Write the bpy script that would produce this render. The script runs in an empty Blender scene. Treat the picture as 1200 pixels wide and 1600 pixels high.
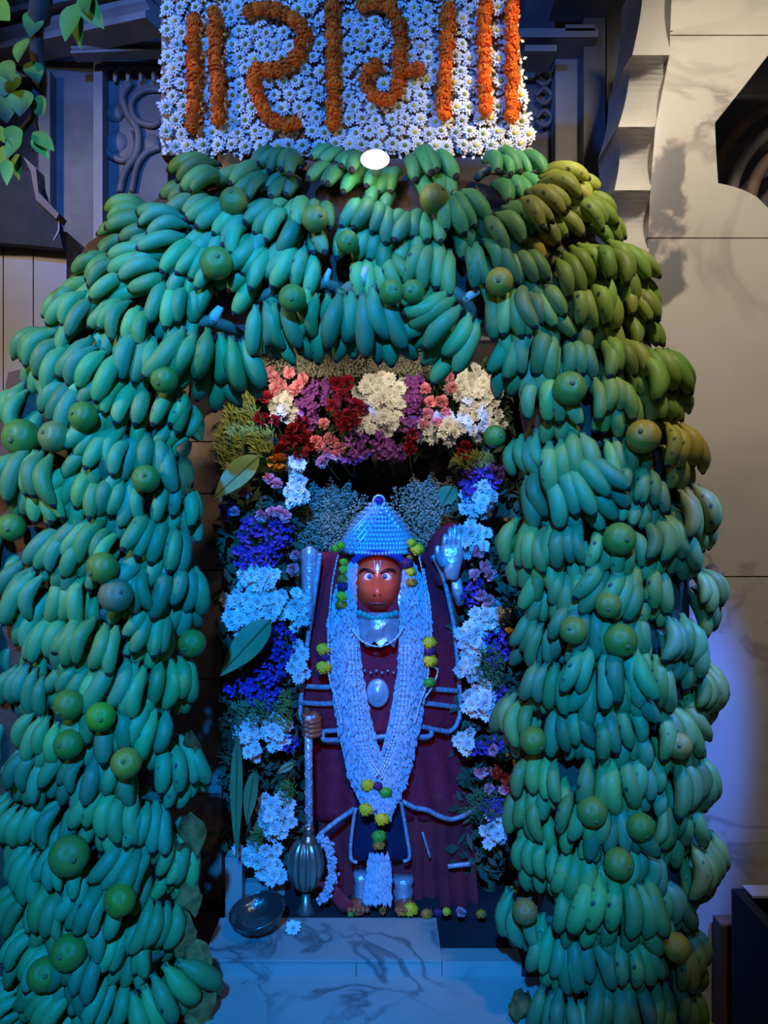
import bpy, bmesh, math, random
from mathutils import Vector, Matrix, Euler, noise
random.seed(7)
PI = math.pi
C = bpy.context.scene.collection
S = bpy.context.scene
F = 1156.0            # focal length in pixels of a 1200 x 1600 frame
EYE = 1.45            # height of the camera

def P(px, py, D):     # a point D metres in front of the camera
    return Vector(((px - 600) / F * D, D, EYE - (py - 800) / F * D))

# ---------------------------------------------------------------- camera
cd = bpy.data.cameras.new('camera'); cam = bpy.data.objects.new('camera', cd); C.objects.link(cam)
cam.location = (0, 0, EYE); cam.rotation_euler = (PI / 2, 0, 0)
cd.sensor_fit = 'VERTICAL'; cd.sensor_height = 36; cd.lens = 36 * F / 1600; cd.clip_start = .02
S.camera = cam
# ---------------------------------------------------------------- world
wd = bpy.data.worlds.new('night'); S.world = wd; wd.use_nodes = True
bg = wd.node_tree.nodes['Background']; bg.inputs[0].default_value = (.50, .50, .62, 1); bg.inputs[1].default_value = .022
# ---------------------------------------------------------------- lights
def aim(o, t):
    o.rotation_euler = (Vector(t) - o.location).to_track_quat('-Z', 'Y').to_euler()
def spot(name, loc, tgt, W, col, deg, blend=.3, size=.05):
    l = bpy.data.lights.new(name, 'SPOT'); l.energy = W; l.color = col; l.spot_size = math.radians(deg); l.spot_blend = blend; l.shadow_soft_size = size
    o = bpy.data.objects.new(name, l); C.objects.link(o); o.location = loc; aim(o, tgt); return o
def area(name, loc, tgt, W, col, sx, sy):
    l = bpy.data.lights.new(name, 'AREA'); l.energy = W; l.color = col; l.shape = 'RECTANGLE'; l.size = sx; l.size_y = sy
    o = bpy.data.objects.new(name, l); C.objects.link(o); o.location = loc; aim(o, tgt); return o
spot('blue_flood', (-.22, -1.3, 3.05), (-.30, 1.9, 1.07), 1400, (.002, .23, 1.0), 35.5, .45, .06)
spot('blue_panel_flood', (-.75, .1, 2.9), (-.46, 1.8, 2.66), 205, (.03, .22, 1.0), 54, .6, .05)
spot('blue_wall_wash', (1.25, 1.2, 2.6), (.68, 2.05, .62), 380, (.02, .17, 1.0), 18, .4, .04)
spot('white_wall_lamp', (.80, 1.0, 3.05), (1.0, 2.1, 2.1), 66, (1.0, .86, .68), 96, .9, .08)
spot('panel_white_fill', (1.3, .5, 2.9), (.44, 1.9, 2.48), 170, (1.0, .86, .66), 25, .9, .05)  # added unseen spot, whitens the marble-side end of the flower panel
spot('idol_red_fill', (.05, .7, 1.52), (.04, 2.25, .72), 7, (1.0, .03, .05), 33, .6, .03)  # added unseen red spot, brings out the maroon of the robe
spot('niche_lamp', (-.30, 2.0, 1.86), (-.36, 2.36, 1.70), 4.2, (1.0, .84, .66), 100, .5, .05)
spot('niche_lamp', (-.02, 2.03, 1.85), (-.02, 2.36, 1.74), 2.0, (1.0, .84, .66), 90, .5, .05)
spot('niche_lamp', (.26, 2.0, 1.86), (.26, 2.40, 1.78), 3.0, (1.0, .84, .66), 96, .5, .05)
spot('idol_face_lamp', (.05, .7, 1.52), (-.02, 2.25, 1.24), 62, (1.0, .36, .26), 6.2, .7, .03)
spot('left_warm_fill', (-2.4, .3, 2.7), (-1.10, 2.05, 2.0), 150, (1.0, .82, .58), 56, .7, .1)  # added unseen warm spot for the left wall and the leaves
area('front_fill', (.3, -2.6, 2.6), (.1, 2, 1.4), 3, (1.0, .85, .72), 1.6, 1.0)  # added soft white fill from behind the camera
S.view_settings.view_transform = 'Standard'; S.view_settings.look = 'None'; S.view_settings.gamma = 1
S.view_settings.use_curve_mapping = False; S.view_settings.exposure = 0.0

# ---------------------------------------------------------------- materials
def mat(name, col, rough=.6, col2=None, scale=12, metal=0, bump=0, bscale=60, emit=None, rnd=0, objcol=False, spec=.5, detail=3, sss=0, contrast=(.4, .65)):
    m = bpy.data.materials.new(name); m.use_nodes = True; nt = m.node_tree; b = nt.nodes['Principled BSDF']
    b.inputs['Roughness'].default_value = rough; b.inputs['Metallic'].default_value = metal
    b.inputs['Specular IOR Level'].default_value = spec
    b.inputs['Base Color'].default_value = (*col, 1)
    out = None
    def N(t): return nt.nodes.new(t)
    tc = N('ShaderNodeTexCoord')
    if objcol:
        oi = N('ShaderNodeObjectInfo'); out = oi.outputs['Color']
    if col2:
        nz = N('ShaderNodeTexNoise'); nz.inputs['Scale'].default_value = scale; nz.inputs['Detail'].default_value = detail
        nt.links.new(tc.outputs['Object'], nz.inputs['Vector'])
        r = N('ShaderNodeValToRGB'); r.color_ramp.elements[0].position = contrast[0]; r.color_ramp.elements[1].position = contrast[1]
        nt.links.new(nz.outputs['Fac'], r.inputs['Fac'])
        mx = N('ShaderNodeMix'); mx.data_type = 'RGBA'
        nt.links.new(r.outputs['Color'], mx.inputs[0])
        mx.inputs[6].default_value = (*col, 1); mx.inputs[7].default_value = (*col2, 1)
        if out: nt.links.new(out, mx.inputs[6])
        out = mx.outputs[2]
    if rnd:
        oi = N('ShaderNodeObjectInfo'); hs = N('ShaderNodeHueSaturation'); mp = N('ShaderNodeMapRange')
        mp.inputs[3].default_value = 1 - rnd; mp.inputs[4].default_value = 1 + rnd
        nt.links.new(oi.outputs['Random'], mp.inputs[0]); nt.links.new(mp.outputs[0], hs.inputs['Value'])
        if out: nt.links.new(out, hs.inputs['Color'])
        else: hs.inputs['Color'].default_value = (*col, 1)
        out = hs.outputs['Color']
    if out: nt.links.new(out, b.inputs['Base Color'])
    if bump:
        nz2 = N('ShaderNodeTexNoise'); nz2.inputs['Scale'].default_value = bscale; nz2.inputs['Detail'].default_value = 4
        nt.links.new(tc.outputs['Object'], nz2.inputs['Vector'])
        bp = N('ShaderNodeBump'); bp.inputs['Strength'].default_value = bump; bp.inputs['Distance'].default_value = .01
        nt.links.new(nz2.outputs['Fac'], bp.inputs['Height']); nt.links.new(bp.outputs[0], b.inputs['Normal'])
    if emit:
        b.inputs['Emission Color'].default_value = (*col, 1); b.inputs['Emission Strength'].default_value = emit
    if sss:
        b.inputs['Subsurface Weight'].default_value = sss; b.inputs['Subsurface Radius'].default_value = (.01, .008, .005)
    return m

def marble(name, base, vein, scale=2.2, rough=.28, stains=()):
    m = bpy.data.materials.new(name); m.use_nodes = True; nt = m.node_tree; b = nt.nodes['Principled BSDF']
    N = nt.nodes.new; L = nt.links.new
    def ramp(stops):
        r = N('ShaderNodeValToRGB'); e = r.color_ramp.elements
        e[0].position, e[1].position = stops[0][0], stops[-1][0]
        for q, (p, v) in enumerate(stops):
            k = e[0] if q == 0 else e[-1] if q == len(stops) - 1 else e.new(p)
            k.color = (*v, 1) if isinstance(v, tuple) else (v, v, v, 1)
        return r
    def mix(f, a, c):
        x = N('ShaderNodeMix'); x.data_type = 'RGBA'; L(f, x.inputs[0])
        for v, k in ((a, 6), (c, 7)):
            if isinstance(v, tuple): x.inputs[k].default_value = (*v, 1)
            else: L(v, x.inputs[k])
        return x.outputs[2]
    tc = N('ShaderNodeTexCoord')
    def nz(sc, det, dist=0.0):
        n = N('ShaderNodeTexNoise'); n.inputs['Scale'].default_value = sc; n.inputs['Detail'].default_value = det; n.inputs['Distortion'].default_value = dist
        L(tc.outputs['Object'], n.inputs['Vector']); return n
    r2 = ramp([(.35, base), (.7, tuple(c * .78 for c in base))]); L(nz(scale * .9, 6).outputs['Fac'], r2.inputs['Fac'])
    fade = ramp([(.42, 0.0), (.6, .85)]); L(nz(scale * .7, 3).outputs['Fac'], fade.inputs['Fac'])
    r = ramp([(.46, 0.0), (.498, .9), (.503, .9), (.53, 0.0)]); L(nz(scale, 7, .8).outputs['Fac'], r.inputs['Fac'])
    mu = N('ShaderNodeMath'); mu.operation = 'MULTIPLY'; L(r.outputs['Color'], mu.inputs[0]); L(fade.outputs['Color'], mu.inputs[1])
    col = mix(mu.outputs[0], r2.outputs['Color'], vein)
    for c, sx, sz in stains:          # grey and rose inclusions in the stone
        mp = N('ShaderNodeMapping'); mp.vector_type = 'POINT'
        mp.inputs['Location'].default_value = (-c.x / sx, 0, -c.z / sz); mp.inputs['Scale'].default_value = (1 / sx, 0, 1 / sz); L(tc.outputs['Object'], mp.inputs['Vector'])
        ln = N('ShaderNodeVectorMath'); ln.operation = 'LENGTH'; L(mp.outputs[0], ln.inputs[0])
        ad = N('ShaderNodeMath'); ad.operation = 'MULTIPLY_ADD'; L(nz(6.5, 6, .6).outputs['Fac'], ad.inputs[0]); ad.inputs[1].default_value = 2.6; L(ln.outputs['Value'], ad.inputs[2])
        rose = ramp([(.92, .7), (1.02, 0.0)]); 
        sc_ = N('ShaderNodeMath'); sc_.operation = 'MULTIPLY'; sc_.inputs[1].default_value = .5; L(ad.outputs[0], sc_.inputs[0])
        L(sc_.outputs[0], rose.inputs['Fac']); grey = ramp([(.88, .85), (.97, 0.0)]); L(sc_.outputs[0], grey.inputs['Fac'])
        col = mix(rose.outputs['Color'], col, (.52, .40, .37)); col = mix(grey.outputs['Color'], col, (.15, .16, .175))
    L(col, b.inputs['Base Color']); b.inputs['Roughness'].default_value = rough
    return m

M = {}
M['banana'] = mat('banana_skin', (.15, .30, .05), .5, (.025, .045, .05), 34, rnd=.25, objcol=True, contrast=(.605, .68), spec=.3, detail=2)
M['banana_tip'] = mat('banana_tip', (.025, .02, .015), .8)
M['banana_crown'] = mat('banana_crown', (.20, .19, .09), .8, (.07, .06, .03), 30)
M['banana_crown_pale'] = mat('banana_crown_pale', (.62, .52, .33), .8, (.4, .32, .18), 40)
M['peel'] = mat('orange_peel', (.2, .25, .03), .34, (.10, .17, .02), 16, bump=.25, bscale=220, objcol=True, spec=.45, contrast=(.5, .8))
M['scar'] = mat('stem_scar', (.16, .15, .05), .8)
M['marble'] = marble('veined_marble', (.66, .62, .56), (.25, .22, .21), 2.4, .35, [(P(1036, 300, 2.05), .10, .19), (P(1030, 430, 2.05), .09, .15)])
M['marble_step'] = marble('step_marble', (.50, .40, .32), (.10, .085, .08), 4.5, .45)
M['marble_plain'] = mat('plain_marble', (.66, .63, .58), .3, (.56, .53, .49), 4)
M['marble_grey'] = mat('marble_grey_streak', (.17, .18, .19), .3, (.42, .36, .33), 6, detail=6)
M['beige'] = mat('beige_wall', (.36, .32, .27), .7, (.31, .27, .23), 3)
M['wall_shade'] = mat('shade_black', (.012, .012, .016), .8, (.02, .02, .025), 30)  # black that stands in for shade on the upper left wall
M['dark_stone'] = mat('dark_stone', (.20, .19, .195), .55, (.12, .115, .12), 5, bump=.3, bscale=20)
M['grey_stone'] = mat('grey_stone', (.34, .32, .31), .5, (.22, .21, .21), 4, bump=.2, bscale=18)
M['brown_stone'] = mat('brown_stone', (.30, .21, .155), .75, (.19, .13, .10), 6, bump=.4, bscale=25)
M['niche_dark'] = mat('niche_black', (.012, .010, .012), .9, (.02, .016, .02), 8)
M['brown_cloth'] = mat('brown_wrap', (.13, .06, .028), .8, (.05, .025, .014), 14, bump=.5, bscale=40)
M['dried_leaf'] = mat('dried_leaf', (.52, .19, .05), .9, (.13, .055, .02), 20, bump=.4, bscale=50, rnd=.2, spec=0)
M['board'] = mat('panel_board', (.25, .20, .14), .8, (.2, .15, .1), 10)
M['white_petal'] = mat('white_petal', (.78, .77, .70), .6, rnd=.12, sss=0)
M['green_eye'] = mat('daisy_eye_green', (.20, .25, .03), .7, rnd=.3)
M['yellow_eye'] = mat('daisy_eye_yellow', (.62, .48, .04), .7, rnd=.2)
M['cream_eye'] = mat('blossom_eye', (.62, .62, .42), .7)
M['marigold'] = mat('marigold_petal', (.90, .19, .012), .7, (.80, .12, .008), 60, rnd=.2, spec=.2)
M['pink'] = mat('rose_pink', (.80, .27, .36), .55, (.86, .42, .46), 30, rnd=.2, spec=.05)
M['red'] = mat('carnation_red', (.42, .012, .03), .6, (.25, .006, .02), 40, rnd=.2)
M['purple'] = mat('statice_purple', (.26, .06, .30), .7, (.16, .035, .22), 60, rnd=.2)
M['violet'] = mat('statice_violet', (.13, .04, .34), .7, (.08, .025, .25), 60, rnd=.2)
M['gold'] = mat('yellow_bloom', (.80, .36, .02), .6, (.6, .22, .01), 40)
M['gyps'] = mat('gypsophila_bloom', (.46, .45, .33), .8, (.30, .31, .2), 60)
M['stem'] = mat('green_stem', (.07, .12, .03), .7)
M['foliage'] = mat('filler_foliage', (.045, .085, .025), .7, (.02, .045, .018), 18)
M['fern'] = mat('yellow_green_fern', (.26, .30, .045), .7, (.15, .2, .03), 20)
M['leaf'] = mat('broad_leaf', (.17, .27, .10), .45, (.11, .2, .07), 10, rnd=.15)
M['leaf_lit'] = mat('tree_leaf', (.20, .36, .03), .45, (.13, .27, .025), 14, objcol=True)
M['bark'] = mat('dark_bark', (.025, .02, .015), .9)
M['maroon'] = mat('maroon_velvet', (.52, .012, .035), .8, (.36, .008, .028), 20, bump=.3, bscale=80)
M['maroon2'] = mat('red_cloth', (.42, .02, .025), .8, (.26, .012, .02), 10)
M['navy'] = mat('dark_blue_cloth', (.012, .012, .05), .8)
M['hood'] = mat('hood_blue', (.03, .04, .30), .7)
M['silver'] = mat('silver_metal', (.80, .80, .82), .28, metal=.6, bump=.5, bscale=70)
M['silver_bead'] = mat('silver_bead', (.72, .74, .80), .38, metal=.5)
M['trim_cloth'] = mat('silver_trim', (.55, .56, .60), .5, (.35, .36, .4), 80, metal=.3, bump=.5, bscale=120)
M['face'] = mat('idol_orange', (.62, .11, .035), .32, (.52, .075, .03), 9, spec=.6)
M['face_dark'] = mat('idol_dark', (.03, .008, .01), .5)
M['white_eye'] = mat('eye_white', (.85, .85, .85), .25)
M['iris'] = mat('eye_iris', (.02, .09, .25), .2)
M['lip'] = mat('idol_lip', (.36, .05, .05), .35)
M['tuberose'] = mat('tuberose_white', (.56, .60, .64), .8, (.42, .47, .54), 60, spec=.2)
M['string'] = mat('bead_string', (.76, .78, .82), .5, bump=.6, bscale=150)
M['pom_yellow'] = mat('pompom_yellow', (.95, .62, .01), .7, (.85, .5, .01), 60)
M['pom_green'] = mat('pompom_green', (.10, .42, .03), .7, (.06, .3, .02), 60)
M['pom_orange'] = mat('pompom_orange', (.80, .27, .02), .7, (.62, .17, .01), 60)
M['pom_purple'] = mat('pompom_purple', (.14, .015, .10), .7)
M['brass'] = mat('mace_brass', (.34, .35, .26), .35, metal=.8, bump=.2, bscale=40)
M['tarnish'] = mat('tarnished_metal', (.22, .22, .20), .25, metal=.9, bump=.35, bscale=30)
M['lamp_white'] = mat('lamp_lens', (1, .98, .92), .3, emit=14)
M['plastic'] = mat('grey_plastic', (.45, .45, .44), .5)
M['black'] = mat('planter_black', (.008, .008, .007), .6, (.012, .011, .010), 9, spec=.3)
M['wood'] = mat('brown_wood', (.17, .085, .045), .6, (.11, .05, .028), 9, detail=6)

# ---------------------------------------------------------------- mesh helpers
class MB:
    def __init__(s): s.v = []; s.f = []; s.mi = []; s.cur = 0
    def quad(s, *ps):
        n = len(s.v); s.v += [tuple(p) for p in ps]; s.f.append(tuple(range(n, n + len(ps)))); s.mi.append(s.cur)
    def grid(s, rows, closeu=False, capa=False, capb=False):
        n = len(s.v); w = len(rows[0])
        for r in rows: s.v += [tuple(p) for p in r]
        for i in range(len(rows) - 1):
            for j in range(w if closeu else w - 1):
                k = (j + 1) % w
                s.f.append((n + i * w + j, n + i * w + k, n + (i + 1) * w + k, n + (i + 1) * w + j)); s.mi.append(s.cur)
        if capa: s.f.append(tuple(n + j for j in range(w))[::-1]); s.mi.append(s.cur)
        if capb: s.f.append(tuple(n + (len(rows) - 1) * w + j for j in range(w))); s.mi.append(s.cur)
    def box(s, a, b):
        x0, y0, z0 = a; x1, y1, z1 = b; n = len(s.v)
        s.v += [(x0, y0, z0), (x1, y0, z0), (x1, y1, z0), (x0, y1, z0), (x0, y0, z1), (x1, y0, z1), (x1, y1, z1), (x0, y1, z1)]
        for q in ((0, 3, 2, 1), (4, 5, 6, 7), (0, 1, 5, 4), (1, 2, 6, 5), (2, 3, 7, 6), (3, 0, 4, 7)):
            s.f.append(tuple(n + i for i in q)); s.mi.append(s.cur)
    def tube(s, pts, rad, sides=6, flat=1.0):
        pts = [Vector(p) for p in pts]; rows = []
        n0 = Vector((0, -1, 0))
        for i, p in enumerate(pts):
            t = (pts[min(i + 1, len(pts) - 1)] - pts[max(i - 1, 0)]).normalized()
            b = t.cross(n0)
            if b.length < 1e-3: b = t.cross(Vector((1, 0, 0)))
            b.normalize(); n = b.cross(t).normalized()
            r = rad[i] if isinstance(rad, (list, tuple)) else rad
            rows.append([p + b * (math.cos(a) * r) + n * (math.sin(a) * r * flat) for a in [2 * PI * k / sides for k in range(sides)]])
        s.grid(rows, True, True, True)
    def lathe(s, prof, seg=16, c=(0, 0, 0), sy=1.0):
        c = Vector(c)
        s.grid([[c + Vector((math.cos(2 * PI * k / seg) * r, math.sin(2 * PI * k / seg) * r * sy, z)) for k in range(seg)] for r, z in prof], True, True, True)
    def ball(s, c, r, seg=8, rings=5, sc=(1, 1, 1), rough=0):
        c = Vector(c); rows = []
        for i in range(rings + 1):
            th = PI * i / rings; rr = []
            for k in range(seg):
                d = Vector((math.sin(th) * math.cos(2 * PI * k / seg), math.sin(th) * math.sin(2 * PI * k / seg), math.cos(th)))
                q = r * (1 + rough * random.uniform(-1, 1)) if 0 < i < rings else r
                rr.append(c + Vector((d.x * sc[0], d.y * sc[1], d.z * sc[2])) * q)
            rows.append(rr)
        s.grid(rows, True)
    def octa(s, c, r, sc=(1, 1, 1)):
        n = len(s.v); c = Vector(c)
        for d in ((1, 0, 0), (0, 1, 0), (-1, 0, 0), (0, -1, 0), (0, 0, 1), (0, 0, -1)):
            s.v.append((c.x + d[0] * r * sc[0], c.y + d[1] * r * sc[1], c.z + d[2] * r * sc[2]))
        for i in range(4):
            j = (i + 1) % 4
            s.f.append((n + i, n + j, n + 4)); s.f.append((n + j, n + i, n + 5)); s.mi += [s.cur, s.cur]
    def leaf(s, base, tip, w, nrm, droop=.1, fold=.15, segs=5):
        base = Vector(base); tip = Vector(tip); ax = tip - base; L = ax.length; nrm = Vector(nrm).normalized()
        side = ax.cross(nrm).normalized(); rows = []
        for i in range(segs + 1):
            t = i / segs; wd = w * math.sin(PI * min(1, t ** .75)) ** .9 if 0 < t < 1 else w * .04
            p = base + ax * t - nrm * (droop * L * t * t)
            rows.append([p - side * wd + nrm * fold * wd, p, p + side * wd + nrm * fold * wd])
        s.grid(rows)
    def mesh(s, name, mats, smooth=True):
        me = bpy.data.meshes.new(name); me.from_pydata(s.v, [], s.f)
        for m in (mats if isinstance(mats, (list, tuple)) else [mats]): me.materials.append(m)
        me.polygons.foreach_set('material_index', s.mi)
        if smooth: me.polygons.foreach_set('use_smooth', [True] * len(s.f))
        me.update(); return me
    def build(s, name, mats, parent=None, smooth=True, loc=None):
        o = bpy.data.objects.new(name, s.mesh(name, mats, smooth)); C.objects.link(o)
        if parent: o.parent = parent; 
        if loc is not None: o.location = loc
        return o

def inst(name, me, parent=None, loc=(0, 0, 0), rot=None, sc=1.0, color=None):
    o = bpy.data.objects.new(name, me); C.objects.link(o)
    if parent: o.parent = parent
    o.location = loc
    if rot is not None:
        if isinstance(rot, Matrix): rot = rot.to_3x3().to_euler()
        o.rotation_euler = rot
    o.scale = (sc, sc, sc) if not isinstance(sc, (tuple, list)) else sc
    if color: o.color = (*color, 1)
    return o
def tag(o, label, cat, group=None, kind=None):
    o['label'] = label; o['category'] = cat
    if group: o['group'] = group
    if kind: o['kind'] = kind
    return o
def thing(name, label, cat, loc=(0, 0, 0), group=None):
    o = bpy.data.objects.new(name, None); C.objects.link(o); o.location = loc; o.empty_display_size = .02
    return tag(o, label, cat, group)
def struct(o): o['kind'] = 'structure'; return o
def facing(n, up):     # rotation whose -Y looks along n and whose Z is close to up
    n = Vector(n).normalized(); up = Vector(up); z = (up - n * up.dot(n)).normalized(); y = -n; x = y.cross(z)
    return Matrix((x, y, z)).transposed()
def smoothpath(pts, per=6):
    pts = [Vector(p) for p in pts]; out = []
    for i in range(len(pts) - 1):
        p0 = pts[max(i - 1, 0)]; p1 = pts[i]; p2 = pts[i + 1]; p3 = pts[min(i + 2, len(pts) - 1)]
        for k in range(per):
            t = k / per
            out.append(.5 * ((2 * p1) + (p2 - p0) * t + (2 * p0 - 5 * p1 + 4 * p2 - p3) * t * t + (3 * p1 - p0 - 3 * p2 + p3) * t ** 3))
    out.append(pts[-1]); return out

# ================================================================= SETTING
fl = MB(); fl.box((-3, -1.5, -.05), (3, 3.4, 0)); struct(fl.build('floor', M['grey_stone'], smooth=False))

def slab(name, pts, D, th, m, parent=None, bev=.004):     # outline (pixels at distance D) pushed th metres away from the camera
    bm = bmesh.new(); vs = [bm.verts.new(P(x, y, D)) for x, y in pts]; f = bm.faces.new(vs)
    if f.normal.y > 0: f.normal_flip()
    bm.normal_update()
    g = bmesh.ops.extrude_face_region(bm, geom=[f]); ev = [e for e in g['geom'] if isinstance(e, bmesh.types.BMVert)]
    bmesh.ops.translate(bm, verts=ev, vec=(0, th, 0)); bmesh.ops.recalc_face_normals(bm, faces=bm.faces)
    me = bpy.data.meshes.new(name); bm.to_mesh(me); bm.free(); me.materials.append(m)
    o = bpy.data.objects.new(name, me); C.objects.link(o)
    if parent: o.parent = parent
    return o

# right marble wall with a scalloped reveal
wr = struct(bpy.data.objects.new('wall_right', None)); C.objects.link(wr)
edge = [(1052, -80), (1046, 86), (1024, 198), (1016, 298), (1012, 396), (1008, 490), (1004, 1690)]
def ex(y):
    for (x0, y0), (x1, y1) in zip(edge[:-1], edge[1:]):
        if y0 <= y <= y1: return x0 + (x1 - x0) * (y - y0) / max(1e-6, y1 - y0)
    return edge[-1][0]
def edge_between(y0, y1): return [(ex(y0), y0)] + [p for p in edge if y0 < p[1] < y1] + [(ex(y1), y1)]
DW = 2.05
slab('marble_panel', edge_between(-80, 48) + [(1230, 48), (1310, -80)], DW, .31, M['marble'], wr)
slab('marble_panel', edge_between(50, 371) + [(1250, 371), (1200, 325), (1182, 307), (1160, 296), (1140, 290), (1122, 286), (1119, 240), (1117, 192), (1160, 138), (1228, 50)], DW, .31, M['marble'], wr)
slab('marble_panel', edge_between(373, 900) + [(1500, 900), (1500, 373)], DW, .31, M['marble'], wr)
slab('marble_panel', edge_between(902, 1690) + [(1500, 1690), (1500, 902)], DW, .31, M['marble'], wr)
for (xr0, y0), (xr1, y1), xl0, xl1 in (((1062, -60), (1046, 86), 1006, 988), ((1036, 90), (1023, 198), 984, 966), ((1022, 201), (1016, 297), 966, 960), ((1014, 300), (1013, 396), 958, 955), ((1006, 399), (1008, 500), 984, 986)):
    b = MB(); rows = []; cap = []
    for q in range(13):      # hollow lobe: its upper half faces down, its lower half faces up
        t = q / 12; d = .065 * math.sin(PI * t) ** .8; bul = 5 * math.sin(PI * t); xr = xr0 + (xr1 - xr0) * t + bul; xl = xl0 + (xl1 - xl0) * t + bul; y = y0 + (y1 - y0) * t
        rows.append([P(xl, y, 2.075 + d) + Vector((0, .2, 0)), P(xl, y, 2.075 + d), P(xl + (xr - xl) * .5, y, 2.05 + d * .9), P(xr, y, 2.035 + d * .7), P(xr, y, 2.035 + d * .7) + Vector((0, .12, 0))])
    b.grid(rows); b.f.append((0, 1, 2, 3, 4)); b.mi.append(0); b.f.append((60, 61, 62, 63, 64)); b.mi.append(0)
    b.build('scallop_lobe', M['marble_plain'], wr, smooth=False)
slab('joint_rib', [(1054, 44), (1232, 44), (1230, 54), (1048, 54)], DW - .004, .008, M['marble'], wr)
# bracket mouldings inside the opening at the upper right
op = struct(bpy.data.objects.new('wall_back_right', None)); C.objects.link(op)
b = MB(); b.box((.9, 2.75, .4), (1.9, 2.85, 3.0)); b.build('dark_wall_panel', M['dark_stone'], op, smooth=False)
for k, (r, m) in enumerate(((70, 'brown_stone'), (95, 'grey_stone'), (122, 'brown_stone'))):
    b = MB(); b.tube([P(1260 + math.cos(a) * r * 1.25, 320 + math.sin(a) * r * 1.35, 2.6) for a in [PI + .1 + k2 * .12 for k2 in range(22)]], .022, 8); b.build('arch_moulding', M[m], op)

# left wall, with the shade over its top built as a black sheet
wl = struct(bpy.data.objects.new('wall_left', None)); C.objects.link(wl)
for x0, x1 in ((-420, 4), (6, 51), (53, 104)):
    slab('wall_panel', [(x0, 362), (x1, 362), (x1, 1690), (x0, 1690)], 2.08, .2, M['beige'], wl)
slab('shade_sheet', [(-300, 268), (60, 268), (64, 292), (72, 318), (88, 340), (98, 388), (50, 383), (0, 379), (-300, 372)], 2.02, .03, M['wall_shade'], wl)  # shade with a sharp lower edge, modelled as a thin dark sheet
b = MB(); b.tube([P(x, y, 2.02) for x, y in ((58, 262), (61, 282), (57, 304))], .0028, 6); b.tube([P(x, y, 2.02) for x, y in ((92, 336), (92, 360), (84, 376))], .0025, 6)
b.build('lit_edge', M['plastic'], wl)  # pale tubes: light catching the scalloped edge, put into shape and colour
slab('bracket_edge', [(36, 244), (56, 262), (60, 300), (92, 334), (88, 342), (56, 312), (48, 268)], 2.0, .05, M['brown_stone'], wl)

# dark stone behind
wb = struct(bpy.data.objects.new('wall_back', None)); C.objects.link(wb)
b = MB(); b.box((-2.6, 2.9, 0), (2.2, 3.0, 3.6)); b.build('stone_face', M['dark_stone'], wb, smooth=False)
def beam(name, p0, p1, w, h, m):
    b = MB(); p0 = Vector(p0); p1 = Vector(p1); t = (p1 - p0); n = Vector((-t.y, t.x, 0)).normalized() * w; u = Vector((0, 0, h))
    if n.y > 0: n = -n
    prof = [(0, -1), (1, -1), (1, -.4), (.8, .1), (1, .5), (1, 1), (0, 1)]
    b.grid([[q + n * a + u * c for a, c in prof] for q in (p0, p1)], True, True, True); return b.build(name, m, wb, smooth=False)
beam('cornice', P(-60, 106, 2.75), P(262, 40, 2.35), .10, .035, M['grey_stone'])
beam('cornice', P(-60, 64, 2.75), P(262, 6, 2.35), .13, .03, M['grey_stone'])
beam('cornice', P(-60, 22, 2.75), P(262, -40, 2.35), .16, .03, M['grey_stone'])
beam('ledge', P(120, 92, 2.5), P(262, 86, 2.5), .05, .012, M['grey_stone'])
slab('pilaster', [(60, 96), (262, 96), (262, 420), (60, 420)], 2.62, .2, M['dark_stone'], wb)
slab('pilaster_strip', [(146, 96), (160, 96), (160, 420), (146, 420)], 2.56, .06, M['grey_stone'], wb)
slab('pilaster_strip', [(60, 110), (78, 110), (78, 400), (60, 400)], 2.57, .05, M['dark_stone'], wb)
b = MB()   # carved scrollwork in relief
for pts, r in (([(205, 130), (192, 150), (200, 178), (216, 205), (214, 240), (196, 268), (188, 300)], .014),
               ([(250, 140), (225, 142), (206, 160), (212, 186), (236, 196), (250, 190)], .012),
               ([(158, 200), (160, 224), (174, 244), (196, 250), (208, 232), (204, 206)], .012),
               ([(250, 230), (228, 240), (214, 262), (206, 300)], .012)):
    b.tube(smoothpath([P(x, y, 2.61) for x, y in pts]), r, 7)
b.ball(P(180, 178, 2.62), .035, 12, 8, (1, .5, .9)); b.ball(P(182, 224, 2.63), .05, 12, 8, (1, .45, .9)); b.ball(P(238, 226, 2.62), .03, 12, 8, (1, .5, 1.2))
b.build('scroll_relief', M['dark_stone'], wb)
b = MB()
for k in range(5): b.tube(smoothpath([P(160 + 20 * k, 128, 2.60), P(160 + 20 * k, 112, 2.59), P(170 + 20 * k, 106, 2.59), P(180 + 20 * k, 112, 2.59), P(180 + 20 * k, 128, 2.60)]), .007, 6)
b.build('scallop_relief', M['grey_stone'], wb)
for x0, x1, D, m in ((820, 866, 2.70, 'dark_stone'), (868, 908, 2.62, 'grey_stone'), (912, 946, 2.55, 'dark_stone'), (948, 1000, 2.66, 'grey_stone')):
    slab('pilaster', [(x0, -80), (x1, -80), (x1, 560), (x0, 560)], D, .2, M[m], wb)
for x0, x1, y0, y1, D in ((800, 935, 44, 58, 2.5), (820, 870, 70, 80, 2.5), (868, 960, -20, -4, 2.45), (884, 930, 38, 48, 2.5)):
    slab('moulding', [(x0, y0), (x1, y0), (x1, y1), (x0, y1)], D, .12, M['grey_stone'], wb)
b = MB()
for y in (120, 150, 185): b.tube(smoothpath([P(838, y, 2.68), P(850, y - 12, 2.67), P(862, y, 2.67), P(850, y + 12, 2.67), P(838, y + 4, 2.68)]), .008, 6)
b.build('flower_relief', M['dark_stone'], wb)

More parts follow.
